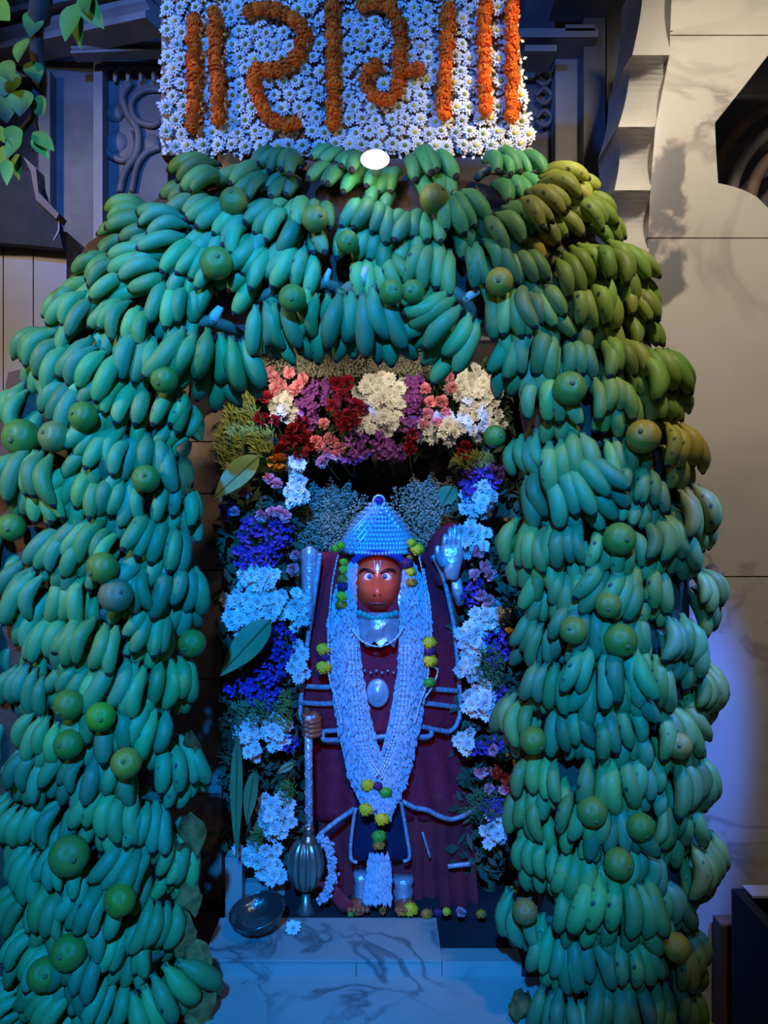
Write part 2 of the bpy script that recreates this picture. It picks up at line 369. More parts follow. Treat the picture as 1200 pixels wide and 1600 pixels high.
# niche shell
nb = struct(bpy.data.objects.new('niche', None)); C.objects.link(nb)
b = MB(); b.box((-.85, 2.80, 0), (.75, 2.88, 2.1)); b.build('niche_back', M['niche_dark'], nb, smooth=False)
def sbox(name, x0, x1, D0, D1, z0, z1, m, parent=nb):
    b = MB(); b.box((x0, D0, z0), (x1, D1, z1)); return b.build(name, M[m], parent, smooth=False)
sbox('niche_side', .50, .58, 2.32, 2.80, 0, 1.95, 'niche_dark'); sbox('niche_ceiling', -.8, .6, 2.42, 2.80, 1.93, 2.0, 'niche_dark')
# brown stone jamb at the left of the niche, tile courses
for y0, y1 in ((691, 770), (772, 890), (892, 1060), (1062, 1240), (1242, 1480)):
    slab('jamb_stone', [(232, y0), (346, y0), (346, y1), (232, y1)], 2.38, .38, M['brown_stone'], nb)
slab('jamb_stone', [(232, 689), (346, 689), (356, 660), (352, 644), (340, 640), (322, 650), (306, 672), (290, 640), (300, 560), (232, 560)], 2.38, .38, M['brown_stone'], nb)
slab('jamb_stone', [(330, 560), (380, 560), (380, 640), (346, 636), (326, 646), (308, 664), (296, 640), (302, 560)], 2.385, .38, M['niche_dark'], nb)
# floor of the niche, ledge and steps
zt = P(0, 1498, 2.0).z
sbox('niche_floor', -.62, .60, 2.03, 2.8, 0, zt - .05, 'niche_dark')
st = struct(bpy.data.objects.new('marble_steps', None)); C.objects.link(st)
zl = P(0, 1502, 2.0).z; zs = P(0, 1526, 2.0).z
xs = lambda px, D=2.0: (px - 600) / F * D
for x0, x1 in ((326, 556), (557, 690), (691, 815)): sbox('ledge_stone', xs(x0), xs(x1), 2.0, 2.06, zs - .02, zl, 'marble_step', st)
sbox('lower_step', xs(300), xs(845), 1.70, 2.0, 0, zs, 'marble_step', st)
b = MB(); x0, x1 = xs(318), xs(690); b.box((x0, 1.995, zl), (x1, 2.20, zt + .001)); b.build('platform_slab', M['marble_step'], st, smooth=False)
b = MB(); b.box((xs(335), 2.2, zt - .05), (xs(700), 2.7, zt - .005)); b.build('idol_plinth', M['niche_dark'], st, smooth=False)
sbox('side_block', xs(354, 2.3), xs(380, 2.3), 2.28, 2.33, zt - .05, P(0, 1335, 2.3).z, 'marble_step', nb)
sbox('side_block', xs(382, 2.36), xs(446, 2.36), 2.34, 2.37, zt - .05, P(0, 1374, 2.36).z, 'marble_step', nb)

# ================================================================= BANANA ARCH
CL = [(140, 1668, 158), (140, 900, 156), (146, 740, 150), (172, 580, 146), (225, 460, 146), (330, 400, 150), (450, 398, 150), (580, 398, 156), (715, 396, 156), (830, 425, 150), (905, 530, 146), (940, 680, 152), (955, 860, 160), (958, 1250, 158), (968, 1668, 158)]
def dense(cl, n=10):
    out = []
    for a, b in zip(cl[:-1], cl[1:]):
        for k in range(n): out.append(tuple(a[i] + (b[i] - a[i]) * k / n for i in range(3)))
    out.append(cl[-1]); return out
CLD = dense(CL)
def near(px, py):
    return min(CLD, key=lambda c: ((px - c[0]) ** 2 + (py - c[1]) ** 2) / c[2] ** 2)
def surf(px, py):      # distance and outward normal of the heaped surface under a pixel
    c = near(px, py); vx = (px - c[0]) / c[2]; vy = (py - c[1]) / c[2]; u = min(1.0, math.hypot(vx, vy))
    D = 1.755 + .19 * (1 - math.sqrt(max(0, 1 - (u * .97) ** 2)))
    s = .80; n = Vector((vx * s, -math.sqrt(max(.1, 1 - (s * u) ** 2)), -vy * s * .8)).normalized()
    return D, n, u

fr = thing('banana_arch_frame', 'brown cloth wrapped arch frame that carries the banana hands round the shrine', 'arch', (0, 1.95, 0))
b = MB(); rows = []
for i, c in enumerate(CLD):
    a = Vector(CLD[max(i - 1, 0)][:2]); d = Vector(CLD[min(i + 1, len(CLD) - 1)][:2]); t = (d - a).normalized(); nn = Vector((-t.y, t.x)); r = []
    for k in range(20):
        an = 2 * PI * k / 20; ca, sa = math.cos(an), math.sin(an)
        q = (abs(ca) ** 5 + abs(sa) ** 5) ** (-1 / 5); off = ca * q * c[2] * ((.80 if c[0] < 600 else .70) if c[1] > 600 else .66) + (-18 if c[1] > 600 and c[0] < 600 else 6 if c[0] > 600 else 0)
        p = P(c[0] + nn.x * off, c[1] + nn.y * off, 1.93); p.y += sa * q * .115; r.append(p)
    rows.append(r)
b.grid(rows, True, True, True); o = b.build('cloth_core', M['brown_cloth']); o.parent = fr; o.matrix_parent_inverse = Matrix.Translation((0, -1.95, 0))
def addpart(o, root):
    o.parent = root; o.matrix_parent_inverse = Matrix.Translation(-root.location); return o
# dried leaves tucked along the inner edge
def dried(px, py, D, L, ang, w):
    b = MB(); p = Vector((0, 0, 0)); rows = []
    for i in range(7):
        t = i / 6; wd = w * math.sin(PI * (.08 + .88 * t)); c = Vector((math.sin(ang) * L * t, random.uniform(-.01, .01), -math.cos(ang) * L * t)); sd = Vector((math.cos(ang), 0, math.sin(ang)))
        rows.append([c + sd * (wd * k) + Vector((0, -.022 * (1 - k * k) + random.uniform(-.008, .008), 0)) for k in (-1, -.5, 0, .5, 1)])
    b.grid(rows); o = b.build('dried_leaf', M['dried_leaf']); o.location = P(px, py, D); addpart(o, fr)
for a in ((288, 640, 1.83, .09, .5, .03), (298, 690, 1.82, .07, -.8, .022), (286, 710, 1.82, .10, .1, .025), (296, 745, 1.82, .06, -.3, .018), (296, 1140, 1.85, .08, .2, .02), (292, 1270, 1.84, .10, .3, .035), (286, 1310, 1.83, .11, -.2, .04), (282, 1370, 1.83, .10, .4, .035),
          (276, 1420, 1.82, .12, .1, .045), (290, 1470, 1.82, .11, .5, .04), (300, 1520, 1.82, .13, .2, .05), (310, 1560, 1.83, .12, -.2, .05), (818, 1540, 1.83, .10, -.2, .03), (1110, 880, 1.9, .08, .2, .03), (1098, 1030, 1.9, .09, .1, .025), (1094, 1180, 1.9, .08, .1, .025), (345, 250, 1.9, .1, .9, .04)):
    dried(*a)

# banana finger meshes
def banana_mesh(L, R, bow, side):
    b = MB(); rows = []; ts = [0, .08, .16, .26, .38, .52, .66, .78, .88, .95, .975, 1]
    rs = [.38, .40, .66, .92, 1, 1.01, .99, .93, .74, .42, .30, .22]
    for t, r in zip(ts, rs):
        c = Vector((side * math.sin(PI * t), -bow * math.sin(PI * (t * .92 + .04)), -L * t)); k5 = []
        for k in range(9):
            a = 2 * PI * k / 9; q = R * r * (1 + .05 * math.cos(5 * a)); k5.append(c + Vector((math.cos(a) * q, math.sin(a) * q * .95, 0)))
        rows.append(k5)
    b.grid(rows, True, True, True)
    w = 9; nf = len(b.f)
    for i, f in enumerate(b.f):
        if 9 * w <= i < 11 * w or i == nf - 1: b.mi[i] = 1
    return b.mesh('banana', [M['banana'], M['banana_tip']])
BM = [banana_mesh(.122, .0205, .020, .004), banana_mesh(.115, .0195, .026, -.005), banana_mesh(.130, .0205, .016, .000), banana_mesh(.108, .020, .022, .007), banana_mesh(.120, .0190, .028, -.008)]
def crown_mesh(pale):
    b = MB(); b.tube([(-.05, .012, -.006), (-.025, .004, .008), (0, 0, .014), (.025, .004, .008), (.05, .012, -.006)], [.010, .013, .014, .013, .010], 7, .8)
    b.cur = 1; b.tube([(0, .0, .010), (.004, -.004, .030), (.010, -.002, .046 if pale else .036)], [.011, .009, .006], 6)
    return b.mesh('crown', [M['banana_crown'], M['banana_crown_pale' if pale else 'banana_crown']])
CM = [crown_mesh(False), crown_mesh(True)]
GREEN = [(.09, .32, .095), (.075, .28, .095), (.13, .32, .08), (.07, .25, .088), (.11, .29, .078)]
def hand(px, py, ang, n, label, group, sc=1.0, fan=.05, col=None, lift=0.0, tilt=.22, pale=False, name='banana_hand', base_n=None, yel=0):
    D, nrm, u = surf(px, py)
    if base_n: nrm = Vector(base_n).normalized()
    a = math.radians(ang); up = Vector((math.sin(a), 0, math.cos(a)))
    R = facing(nrm, up) @ Matrix.Rotation(-tilt, 3, 'X')
    c = P(px, py, D) + nrm * lift
    root = thing(name, label, 'bananas', c, group); root.rotation_euler = R.to_euler(); root.scale = (sc,) * 3
    base = col or random.choice(GREEN); H = .062
    inst('crown', CM[1 if pale else 0], root, (0, .022, H), None, (max(.6, n / 4.6), 1, 1))
    for layer in (0, 1):
        m = n if layer == 0 else n - (1 if random.random() < .4 else 0)
        for i in range(m):
            x = (i - (m - 1) / 2); xx = x * .037 + (.018 if layer else 0) + random.uniform(-.003, .003)
            f = x * fan + random.uniform(-.07, .07)
            k = random.uniform(.9, 1.06)
            loc = (xx * .62, (-.015 if layer == 0 else .026) + abs(x) * .004, H - (.0 if layer == 0 else .038) + random.uniform(-.010, .008) - abs(x) * .003)
            cc = tuple(min(1, v * random.uniform(.88, 1.12)) for v in base)
            if yel and random.random() < yel: cc = (.42 * random.uniform(.8, 1.1), .34, .05)
            inst('banana', random.choice(BM), root, loc, Euler((random.uniform(-.06, .08), -f - (xx * 1.6 if abs(fan) < .2 else 0), random.uniform(-.35, .35) - x * .10)), k, cc)
    return root
ANCH = [(100, 360, 12), (240, 300, 55), (200, 380, 78), (120, 440, 62), (300, 440, 15), (380, 330, 48), (280, 350, 62), (430, 330, 12), (520, 310, 22), (590, 300, 18), (660, 390, 4), (720, 300, -10), (800, 300, -22), (860, 310, -62), (900, 380, -42), (960, 460, -14), (1000, 560, -12), (820, 550, 0), (700, 560, 14), (100, 560, 34), (200, 560, 15), (50, 700, 10), (200, 900, 15), (60, 1000, 15), (200, 1200, 14), (100, 1400, 22), (60, 1560, 38), (850, 700, -6), (900, 760, -24), (1000, 800, 8), (900, 930, 24), (850, 1100, 2), (1000, 1000, 16), (1000, 1300, 0), (860, 1500, -5), (1080, 1500, 0), (600, 430, 0), (480, 430, 5)]
def angle(px, py):
    sw = s = 0
    for x, y, a in ANCH:
        w = 1 / ((px - x) ** 2 + (py - y) ** 2 + 900) ** 1.5; sw += w; s += w * a
    return s / sw
ORD = ['first', 'second', 'third', 'fourth', 'fifth', 'sixth', 'seventh', 'eighth', 'ninth', 'tenth', 'eleventh', 'twelfth', 'thirteenth', 'fourteenth', 'fifteenth']
SPECIAL = [  # px, py, angle, fingers, fan, scale, lift, pale, colour, label
    (322, 548, 4, 6, .26, 1.16, .06, True, None, 'large fanned banana hand hanging at the inner corner above the niche, pale stalk'),
    (432, 500, -4, 4, .10, 1.0, .055, True, None, 'four-finger banana hand hanging under the lintel beside the large fanned hand'),
    (508, 490, 4, 4, .10, 1.02, .045, True, None, 'straight banana hand hanging at mid lintel above the dried gypsophila'),
    (570, 492, -4, 5, .12, 1.10, .065, True, None, 'full banana hand hanging at mid lintel right under two green oranges'),
    (688, 498, 42, 5, .20, 1.08, .075, True, None, 'banana hand lying slantwise on the lintel with two pale cut stalks'),
    (250, 1540, -28, 5, .14, 1.2, .04, False, None, 'big banana hand fanned toward the step at the foot of the blue-lit pillar'),
    (1046, 705, 2, 4, .10, 1.05, .02, False, (.34, .31, .05), 'yellow banana hand jutting from the outer edge under the amber orange'),
    (1066, 800, -8, 4, .10, 1.05, .02, False, (.31, .30, .06), 'yellow-brown banana hand bulging outermost against the marble wall'),
    (868, 308, -66, 4, .10, .98, .03, False, (.26, .27, .045), 'yellow-green banana hand lying sideways on the marble-side shoulder of the arch'),
    (960, 1405, 2, 6, .09, 1.15, .03, False, None, 'large six-finger banana hand under a green orange, low on the marble-side pillar'),
    (945, 1050, 2, 6, .09, 1.1, .03, False, None, 'wide banana hand hanging under two green oranges on the marble-side pillar'),
    (905, 762, -30, 5, .12, 1.05, .03, False, None, 'banana hand with thick slanting fingers on the inner side of marble-side pillar'),
    (792, 282, -18, 5, .10, .98, .02, False, None, 'green banana hand just under the marble-side corner of the flower panel'),
    (846, 338, -40, 5, .10, 1.0, .02, False, (.22, .27, .06), 'yellowish banana hand below the sideways yellow-green one on the shoulder'),
    (958, 428, -18, 5, .10, 1.05, .02, False, (.19, .31, .055), 'bright green banana hand outermost at the marble-side bend'),
    (1018, 586, -14, 5, .10, 1.05, .02, False, (.19, .31, .055), 'bright green banana hand at the outer edge above the amber orange'),
    (70, 745, 8, 5, .08, 1.1, .03, False, None, 'thick banana hand right below the two big oranges at the outer edge'),
]
for s in SPECIAL:
    hand(s[0], s[1], s[2], s[3], s[9], 'banana hands hung on the arch', s[5], s[4], s[8], s[6], .2, s[7])
grid = []
DY, DX = 71.6, 74
r = 0; y = 1640
while y > 262:
    x = -30 + (DX / 2 if r % 2 else 0); row = []
    while x < 1150:
        c = near(x, y); u = math.hypot((x - c[0]) / c[2], (y - c[1]) / c[2])
        lim = .96 if y < 600 else .92
        if u < lim and all((x - s[0]) ** 2 + ((y - s[1]) * .9) ** 2 > (66 if s[6] > .032 else 46) ** 2 for s in SPECIAL):
            row.append(x)
        x += DX
    for x in row: grid.append((r, x, y))
    r += 1; y -= DY
byreg = {}
for r, x, y in grid:
    reg = 'top' if y < 600 else ('blue' if x < 600 else 'marble'); byreg.setdefault((reg, r), []).append((x, y))
tops = sorted({r for (g, r) in byreg if g == 'top'}, reverse=True)
for (reg, r), L in byreg.items():
    L.sort(key=lambda p: p[0] if reg != 'marble' else -p[0])
    for k, (x, y) in enumerate(L):
        jx, jy = random.uniform(-15, 15), random.uniform(-15, 15); px, py = x + jx, y + jy
        yy = 0; colr = None
        if px > 900 and py < 700: colr = random.choice([(.19, .30, .045), (.17, .30, .045), (.21, .30, .05)])
        elif px > 780: colr = random.choice([(.12, .27, .085), (.16, .28, .075), (.10, .23, .08), (.20, .30, .07)])
        if px > 780 and 280 < py < 400: yy = .2
        if px > 1000 and py > 650: colr = random.choice([(.22, .29, .06), (.16, .27, .06), (.25, .29, .055), (.13, .25, .07)])
        if reg == 'top': lab = f'green banana hand on the arch top, {ORD[tops.index(r)]} row down, {ORD[k]} from the left'
        elif reg == 'blue': lab = f'green banana hand on the left pillar, {ORD[r]} row up, {ORD[k]} from outer edge'
        else: lab = f'green banana hand on the right pillar, {ORD[r]} row up, {ORD[k]} from outer edge'
        hand(px, py, angle(px, py) + random.uniform(-14, 14), random.choice([4, 4, 5]), lab, 'banana hands hung on the arch', random.uniform(.90, 1.10), random.uniform(.02, .09), colr, random.uniform(-.016, .018), random.uniform(.10, .45), False, yel=yy)

# oranges
def orange_mesh():
    b = MB(); rows = []
    for i in range(13):
        th = PI * i / 12; r = math.sin(th) * (1 - .0 * i); z = math.cos(th) * .96
        if i < 2: z -= .07 * (2 - i) / 2
        rows.append([Vector((r * math.cos(2 * PI * k / 18), -z, r * math.sin(2 * PI * k / 18))) for k in range(18)])
    b.grid(rows, True); return b.mesh('peel', M['peel'])
OM = orange_mesh()
b = MB(); b.lathe([(.02, 0), (.13, 0), (.15, .05), (.09, .09), (.02, .1)], 9); SM = b.mesh('stem_scar', M['scar'])
G1 = (.16, .25, .03); G2 = (.10, .24, .03); G3 = (.24, .25, .035); OY = (.50, .32, .03); OO = (.50, .25, .04); GR = (.19, .24, .06); BG = (.13, .38, .02)
FR = [(365, 315, 22, G3, 'brownish green orange on the arch shoulder below the flower panel corner'), (338, 411, 26, G1, 'big green orange on the arch above the inner corner'), (492, 342, 21, G3, 'pale green orange in the upper middle of the arch'), (543, 378, 18, G2, 'small blue-lit green orange just below the pale one, arch middle'),
 (457, 466, 22, G2, 'green orange above the hand beside the large fan'), (612, 457, 20, G2, 'deep green orange on the lintel, outer of the touching pair'), (645, 456, 19, G2, 'shaded green orange on the lintel touching a slantwise banana hand'), (678, 310, 23, G3, 'olive orange right of the lamp near the arch top'), (780, 440, 22, OY, 'golden orange alone on the marble-side bend of the arch'),
 (257, 593, 22, G2, 'green orange at the inner bend of the blue-lit pillar'), (130, 650, 23, G2, 'green orange highest of the three at the upper outer edge'), (33, 683, 29, G2, 'largest green orange at the outermost edge of the blue-lit pillar'), (85, 682, 25, GR, 'grey-green orange touching the largest one at the outer edge'), (228, 748, 22, G2, 'teal green orange near the dried leaves on the inner edge'), (18, 824, 22, G2, 'dark green orange at the frame edge beside a pale hand'),
 (160, 887, 25, G1, 'plain green orange sitting directly above the scarred grey one'), (181, 930, 27, (.20, .19, .075), 'scarred grey-green orange on the blue-lit pillar'), (300, 1005, 22, G2, 'shiny green orange jutting from the inner edge into the niche'), (107, 1101, 24, G1, 'green orange uppermost of the trio low on the blue-lit pillar'), (157, 1120, 23, BG, 'bright green orange in the trio on the blue-lit pillar'), (107, 1163, 23, G2, 'green orange lowest of the trio on the blue-lit pillar'), (197, 1192, 24, OY, 'yellowish orange with a dark scratch on the blue-lit pillar'), (108, 1337, 31, G3, 'biggest olive orange on the lower blue-lit pillar'), (187, 1406, 25, (.24, .29, .02), 'lime yellow orange beside short hands on the lower blue-lit pillar'), (107, 1488, 27, G1, 'dark green orange upper of the two near the pillar foot'), (68, 1522, 25, G1, 'dark green orange lower of the two near the pillar foot'),
 (890, 607, 27, G1, 'big green orange on the marble-side pillar above the slanting hand'), (1005, 682, 27, OY, 'amber orange near the yellow hand at the outer edge'), (773, 682, 18, G2, 'small green orange against the white chrysanthemums at the niche edge'), (968, 842, 26, G1, 'grey-lit green orange on the upper marble-side pillar'), (793, 846, 20, G2, 'round green orange at the inner edge beside violet flowers'),
 (950, 945, 21, G3, 'olive orange topmost of the three on the marble-side pillar'), (896, 985, 22, G3, 'olive orange innermost of the three on the marble-side pillar'), (969, 1000, 27, G1, 'large green orange lowest of the three on the marble-side pillar'), (833, 1157, 22, G1, 'green orange by the inner edge of marble-side pillar, mid height'), (1060, 1165, 21, OO, 'dull orange-coloured orange on the outer edge of marble-side pillar'), (925, 1268, 24, G3, 'olive orange left of the pair on the lower marble-side pillar'), (1001, 1292, 22, G1, 'green orange right of the pair on the lower marble-side pillar'), (967, 1349, 24, G3, 'olive orange directly over the large six-finger hand'), (820, 1424, 20, (.50, .20, .045), 'pale peach orange on the inner edge near the platform'), (1057, 1480, 22, OY, 'yellow orange near the foot of the marble-side pillar')]
for px, py, r, col, lab in FR:
    D, nrm, u = surf(px, py); D2 = D - (.105 if 400 < px < 700 and py > 440 else .062); R = r / F * D2
    t = thing('green_orange' if col not in (OY, OO) else 'ripe_orange', lab, 'orange', P(px, py, D2), 'oranges tucked among the bananas')
    q = Euler((random.uniform(-.5, .5), random.uniform(-.6, .6), random.uniform(-.6, .6)))
    t.rotation_euler = q
    inst('peel', OM, t, (0, 0, 0), None, R, col)
    inst('stem_scar', SM, t, (0, -R * .90, 0), (PI / 2, 0, 0), R)

# ================================================================= FLOWER PANEL
pan = thing('flower_signboard', 'white daisy panel with orange marigold Devanagari lettering above the arch', 'sign', P(540, 100, 1.90))
def pp(x, y, D=1.87): # panel is a flat board
    return P(x, y, D)
PB = [(252, -50), (797, -50), (832, 234), (690, 240), (540, 243), (400, 246), (252, 246)]
o = slab('backing_board', [(252, -50), (800, -50), (828, 232), (252, 243)], 1.90, .04, M['board']); addpart(o, pan)
def daisy_mesh(eye):
    b = MB()
    for ring, (n, L, w, lift) in enumerate(((13, .0215, .0052, .004), (10, .0165, .0048, .008))):
        for i in range(n):
            a = 2 * PI * (i + .5 * ring) / n + random.uniform(-.1, .1); d = Vector((math.cos(a), 0, math.sin(a))); s = Vector((-d.z, 0, d.x)); l = L * random.uniform(.85, 1.1)
            b.quad(d * .003 + Vector((0, -lift * .5, 0)), d * l * .6 + s * w + Vector((0, -lift, 0)), d * l + Vector((0, -lift * .6, 0)), d * l * .6 - s * w + Vector((0, -lift, 0)))
    b.cur = 1; rows = []
    for i in range(4):
        th = PI / 2 * i / 3; rows.append([Vector((math.sin(th) * .0062 * math.cos(2 * PI * k / 7), -.006 - .005 * math.cos(th), math.sin(th) * .0062 * math.sin(2 * PI * k / 7))) for k in range(7)])
    b.grid(rows, True); return b.mesh('daisy', [M['white_petal'], eye], smooth=False)
DM = [daisy_mesh(M['green_eye']), daisy_mesh(M['green_eye']), daisy_mesh(M['yellow_eye'])]
def marigold_mesh(seed):
    random.seed(seed); b = MB()
    b.ball((0, -.004, 0), .0125, 8, 5, (1, .8, 1))
    for i in range(60):
        th = math.acos(random.uniform(-.1, 1)); a = random.uniform(0, 2 * PI); d = Vector((math.sin(th) * math.cos(a), -math.cos(th), math.sin(th) * math.sin(a)))
        s = d.cross(Vector((.3, .2, 1))).normalized(); u = d.cross(s); c = d * .0125 + Vector((0, -.003, 0)); w = .0040
        b.quad(c - s * w, c + u * w * .9 + d * .002, c + s * w + d * .001, c - u * w * .6 + d * .003)
    return b.mesh('marigold', M['marigold'], smooth=False)
MM = [marigold_mesh(3), marigold_mesh(4), marigold_mesh(5)]; random.seed(11)
LET = [[(303, 34), (304, 205)], [(337, 22), (341, 200)],
       [(390, 21), (418, 14), (448, 22), (470, 38), (476, 58), (466, 86), (448, 106), (422, 113), (396, 108), (399, 140), (408, 168), (424, 190), (446, 196), (468, 194)],
       [(518, -2), (520, 196)],
       [(568, 12), (590, 4), (610, 12), (621, 32), (624, 70), (624, 104), (622, 136), (614, 156), (594, 158), (577, 144), (570, 122), (584, 104), (600, 100)],
       [(640, 111), (668, 112)], [(699, 14), (698, 60), (694, 120), (693, 188)], [(757, 8), (757, 185)], [(800, 4), (799, 190)]]
marks = []
for st_ in LET:
    rest = 0
    for (x0, y0), (x1, y1) in zip(st_[:-1], st_[1:]):
        L = math.hypot(x1 - x0, y1 - y0); t = rest
        while t <= L: marks.append((x0 + (x1 - x0) * t / L, y0 + (y1 - y0) * t / L)); t += 15.0
        rest = t - L
for x, y in marks:
    o = inst('marigold', random.choice(MM), None, pp(x + random.uniform(-1.5, 1.5), y, 1.868), (random.uniform(-.3, .3), random.uniform(0, 6), random.uniform(-.3, .3)), random.uniform(1.2, 1.42)); addpart(o, pan)
cnt = 0; y = -26; row = 0
while y < 240:
    x = 262 + (11 if row % 2 else 0)
    while x < 798 + (y + 50) / 284 * 30:
        qx, qy = x + random.uniform(-3, 3), y + random.uniform(-3, 3)
        if min((qx - a) ** 2 + (qy - c) ** 2 for a, c in marks) > 15 ** 2 and cnt < 300:
            cnt += 1
            o = inst('daisy', DM[2] if random.random() < (.55 if qx > 640 else .12) else DM[random.randint(0, 1)], None, pp(qx, qy, 1.885), (random.uniform(-.25, .25), random.uniform(0, 6), random.uniform(-.25, .25)), random.uniform(.86, 1.04)); addpart(o, pan)
        x += 22.5
    y += 19.5; row += 1
b = MB()     # petals packed between the heads and over the edge of the board
for i in range(4200):
    qx, qy = random.uniform(250, 830), random.uniform(-45, 246)
    if qx > 800 + (qy + 50) / 284 * 34: continue
    c = pp(qx, qy, 1.893); a = random.uniform(0, 2 * PI); d = Vector((math.cos(a), random.uniform(-.4, .1), math.sin(a))) * .013; s = Vector((-math.sin(a), 0, math.cos(a))) * .0045
    b.quad(c, c + d * .6 + s, c + d, c + d * .6 - s)
o = b.build('packed_petals', M['white_petal'], smooth=False); o['kind'] = 'stuff'; addpart(o, pan)

# lamp on the arch
lp = thing('spot_lamp', 'small glowing white lamp clipped between the flower panel and the bananas', 'lamp', P(586, 249, 1.70))
b = MB(); rows = []
for r, yy in ((.008, .075), (.012, .06), (.016, .03), (.020, .006), (.020, .004)):
    rows.append([Vector((math.cos(2 * PI * k / 20) * r, yy, math.sin(2 * PI * k / 20) * r)) for k in range(20)])
b.grid(rows, True, True); b.build('housing', M['plastic'], lp)
b = MB(); b.ball((0, 0, 0), .033, 20, 10, (1, .35, .66)); b.build('lens', M['lamp_white'], lp)
b = MB(); b.tube([(0, .06, .0), (0, .09, .0), (0, .12, -.01)], .005, 6); b.build('clip', M['plastic'], lp)
pl = bpy.data.lights.new('lamp_glow', 'POINT'); pl.energy = .5; pl.color = (1, .96, .88); pl.shadow_soft_size = .03
po = bpy.data.objects.new('lamp_glow', pl); C.objects.link(po); po.location = P(586, 249, 1.655)

# ================================================================= FLORAL ARCH
fa = thing('floral_arch', 'green foliage frame packed round the niche holding the flower sprays', 'flower frame', P(420, 1400, 2.42))
def in_floral(x, y):
    return (345 < x < 470 and 640 < y < 1330) or (712 < x < 812 and 700 < y < 1360) or (380 < x < 800 and 570 < y < 715)
b = MB(); n = 0
while n < 5200:
    x, y = random.uniform(345, 812), random.uniform(570, 1360)
    if not in_floral(x, y): continue
    n += 1; p = P(x, y, random.uniform(2.34, 2.46)); a = random.uniform(0, 2 * PI); L = random.uniform(.02, .055)
    d = Vector((math.cos(a), -.5 * random.random(), math.sin(a))) * L; s = d.cross(Vector((0, -1, .3))).normalized() * L * random.uniform(.12, .3)
    b.quad(p, p + d * .5 + s, p + d, p + d * .5 - s)
o = b.build('filler_leaves', M['foliage'], smooth=False); o['kind'] = 'stuff'; addpart(o, fa)
b = MB()
for pts in ([(405, 1440), (405, 900), (410, 680)], [(765, 1440), (765, 900), (765, 680)], [(400, 660), (600, 620), (790, 660)]):
    b.tube(smoothpath([P(x, y, 2.47) for x, y in pts]), .022, 8)
o = b.build('frame_pole', M['stem']); addpart(o, fa)

def chrys_mesh():
    b = MB()
    for n, L, w, out in ((13, .025, .0068, .05), (12, .0215, .0066, .35), (10, .017, .006, .7), (7, .011, .0045, 1.05)):
        for i in range(n):
            a = 2 * PI * i / n + random.uniform(-.15, .15) + out; d = Vector((math.cos(a) * math.cos(out), -math.sin(out) - .1, math.sin(a) * math.cos(out))); s = Vector((-math.sin(a), 0, math.cos(a))); l = L * random.uniform(.85, 1.1)
            b.quad(d * .003, d * l * .6 + s * w, d * l, d * l * .6 - s * w)
    b.cur = 1; b.ball((0, -.010, 0), .0042, 6, 4)
    return b.mesh('blossom', [M['white_petal'], M['cream_eye']], smooth=False)
CH = [chrys_mesh() for _ in range(3)]
def rose_mesh(m, R):
    b = MB()
    b.ball((0, -R * .45, 0), R * .36, 7, 5, (1, 1.1, 1))
    for layer in range(4):
        n = (3, 4, 5, 6)[layer]; r = R * (.36, .58, .82, 1.0)[layer]; h = R * (1.0, .92, .7, .45)[layer]
        for i in range(n):
            a0 = 2 * PI * i / n + layer * .7; rows = []
            for j in range(4):
                t = j / 3; rr = r * (.35 + .65 * math.sin(t * PI * .55)) + (R * .12 * t if layer == 3 else 0)
                rows.append([Vector((math.cos(a0 + k) * rr, -h * t + R * .35, math.sin(a0 + k) * rr)) for k in (-.75, -.3, .3, .75)])
            b.grid(rows)
    return b.mesh('bloom', m)
def carn_mesh(m, R):
    b = MB()
    for i in range(46):
        th = math.acos(random.uniform(0, 1)); a = random.uniform(0, 2 * PI); d = Vector((math.sin(th) * math.cos(a), -math.cos(th), math.sin(th) * math.sin(a)))
        s = d.cross(Vector((.3, .2, 1))).normalized(); u = d.cross(s); q = random.uniform(.75, 1.05); w = R * .38
        b.quad(d * R * .2, d * R * q + s * w, d * R * q * 1.08 + u * w * .6, d * R * q - s * w)
    return b.mesh('bloom', m, smooth=False)
RM = carn_mesh(M['pink'], .0195); RR = [carn_mesh(M['red'], .023) for _ in range(2)]; GM = carn_mesh(M['gold'], .032)
b = MB(); b.tube([(0, 0, 0), (0, .05, -.02), (.005, .10, -.05)], .003, 5); STM = b.mesh('stem', M['stem'])
def spray(px, py, w, h, n, label, D=2.27, cat='flowers', sc=1.0):
    t = thing('chrysanthemum_spray', label, cat, P(px, py, D), 'white chrysanthemum sprays in the floral arch')
    n = int(n * 1.5) + 1
    for i in range(n):
        r = math.sqrt((i + .5) / n); a = i * 2.399
        off = Vector((math.cos(a) * r * w / 2 / F * D, random.uniform(-.02, .015) + r * r * .03, math.sin(a) * r * h / 2 / F * D))
        inst('blossom', random.choice(CH), t, off, Euler((random.uniform(-.4, .4) + off.z * 5, random.uniform(0, 6), random.uniform(-.4, .4) - off.x * -5)), sc * random.uniform(.85, 1.1))
    inst('stem', STM, t, (0, .02, 0), None, (2, 1.4, 1.5))
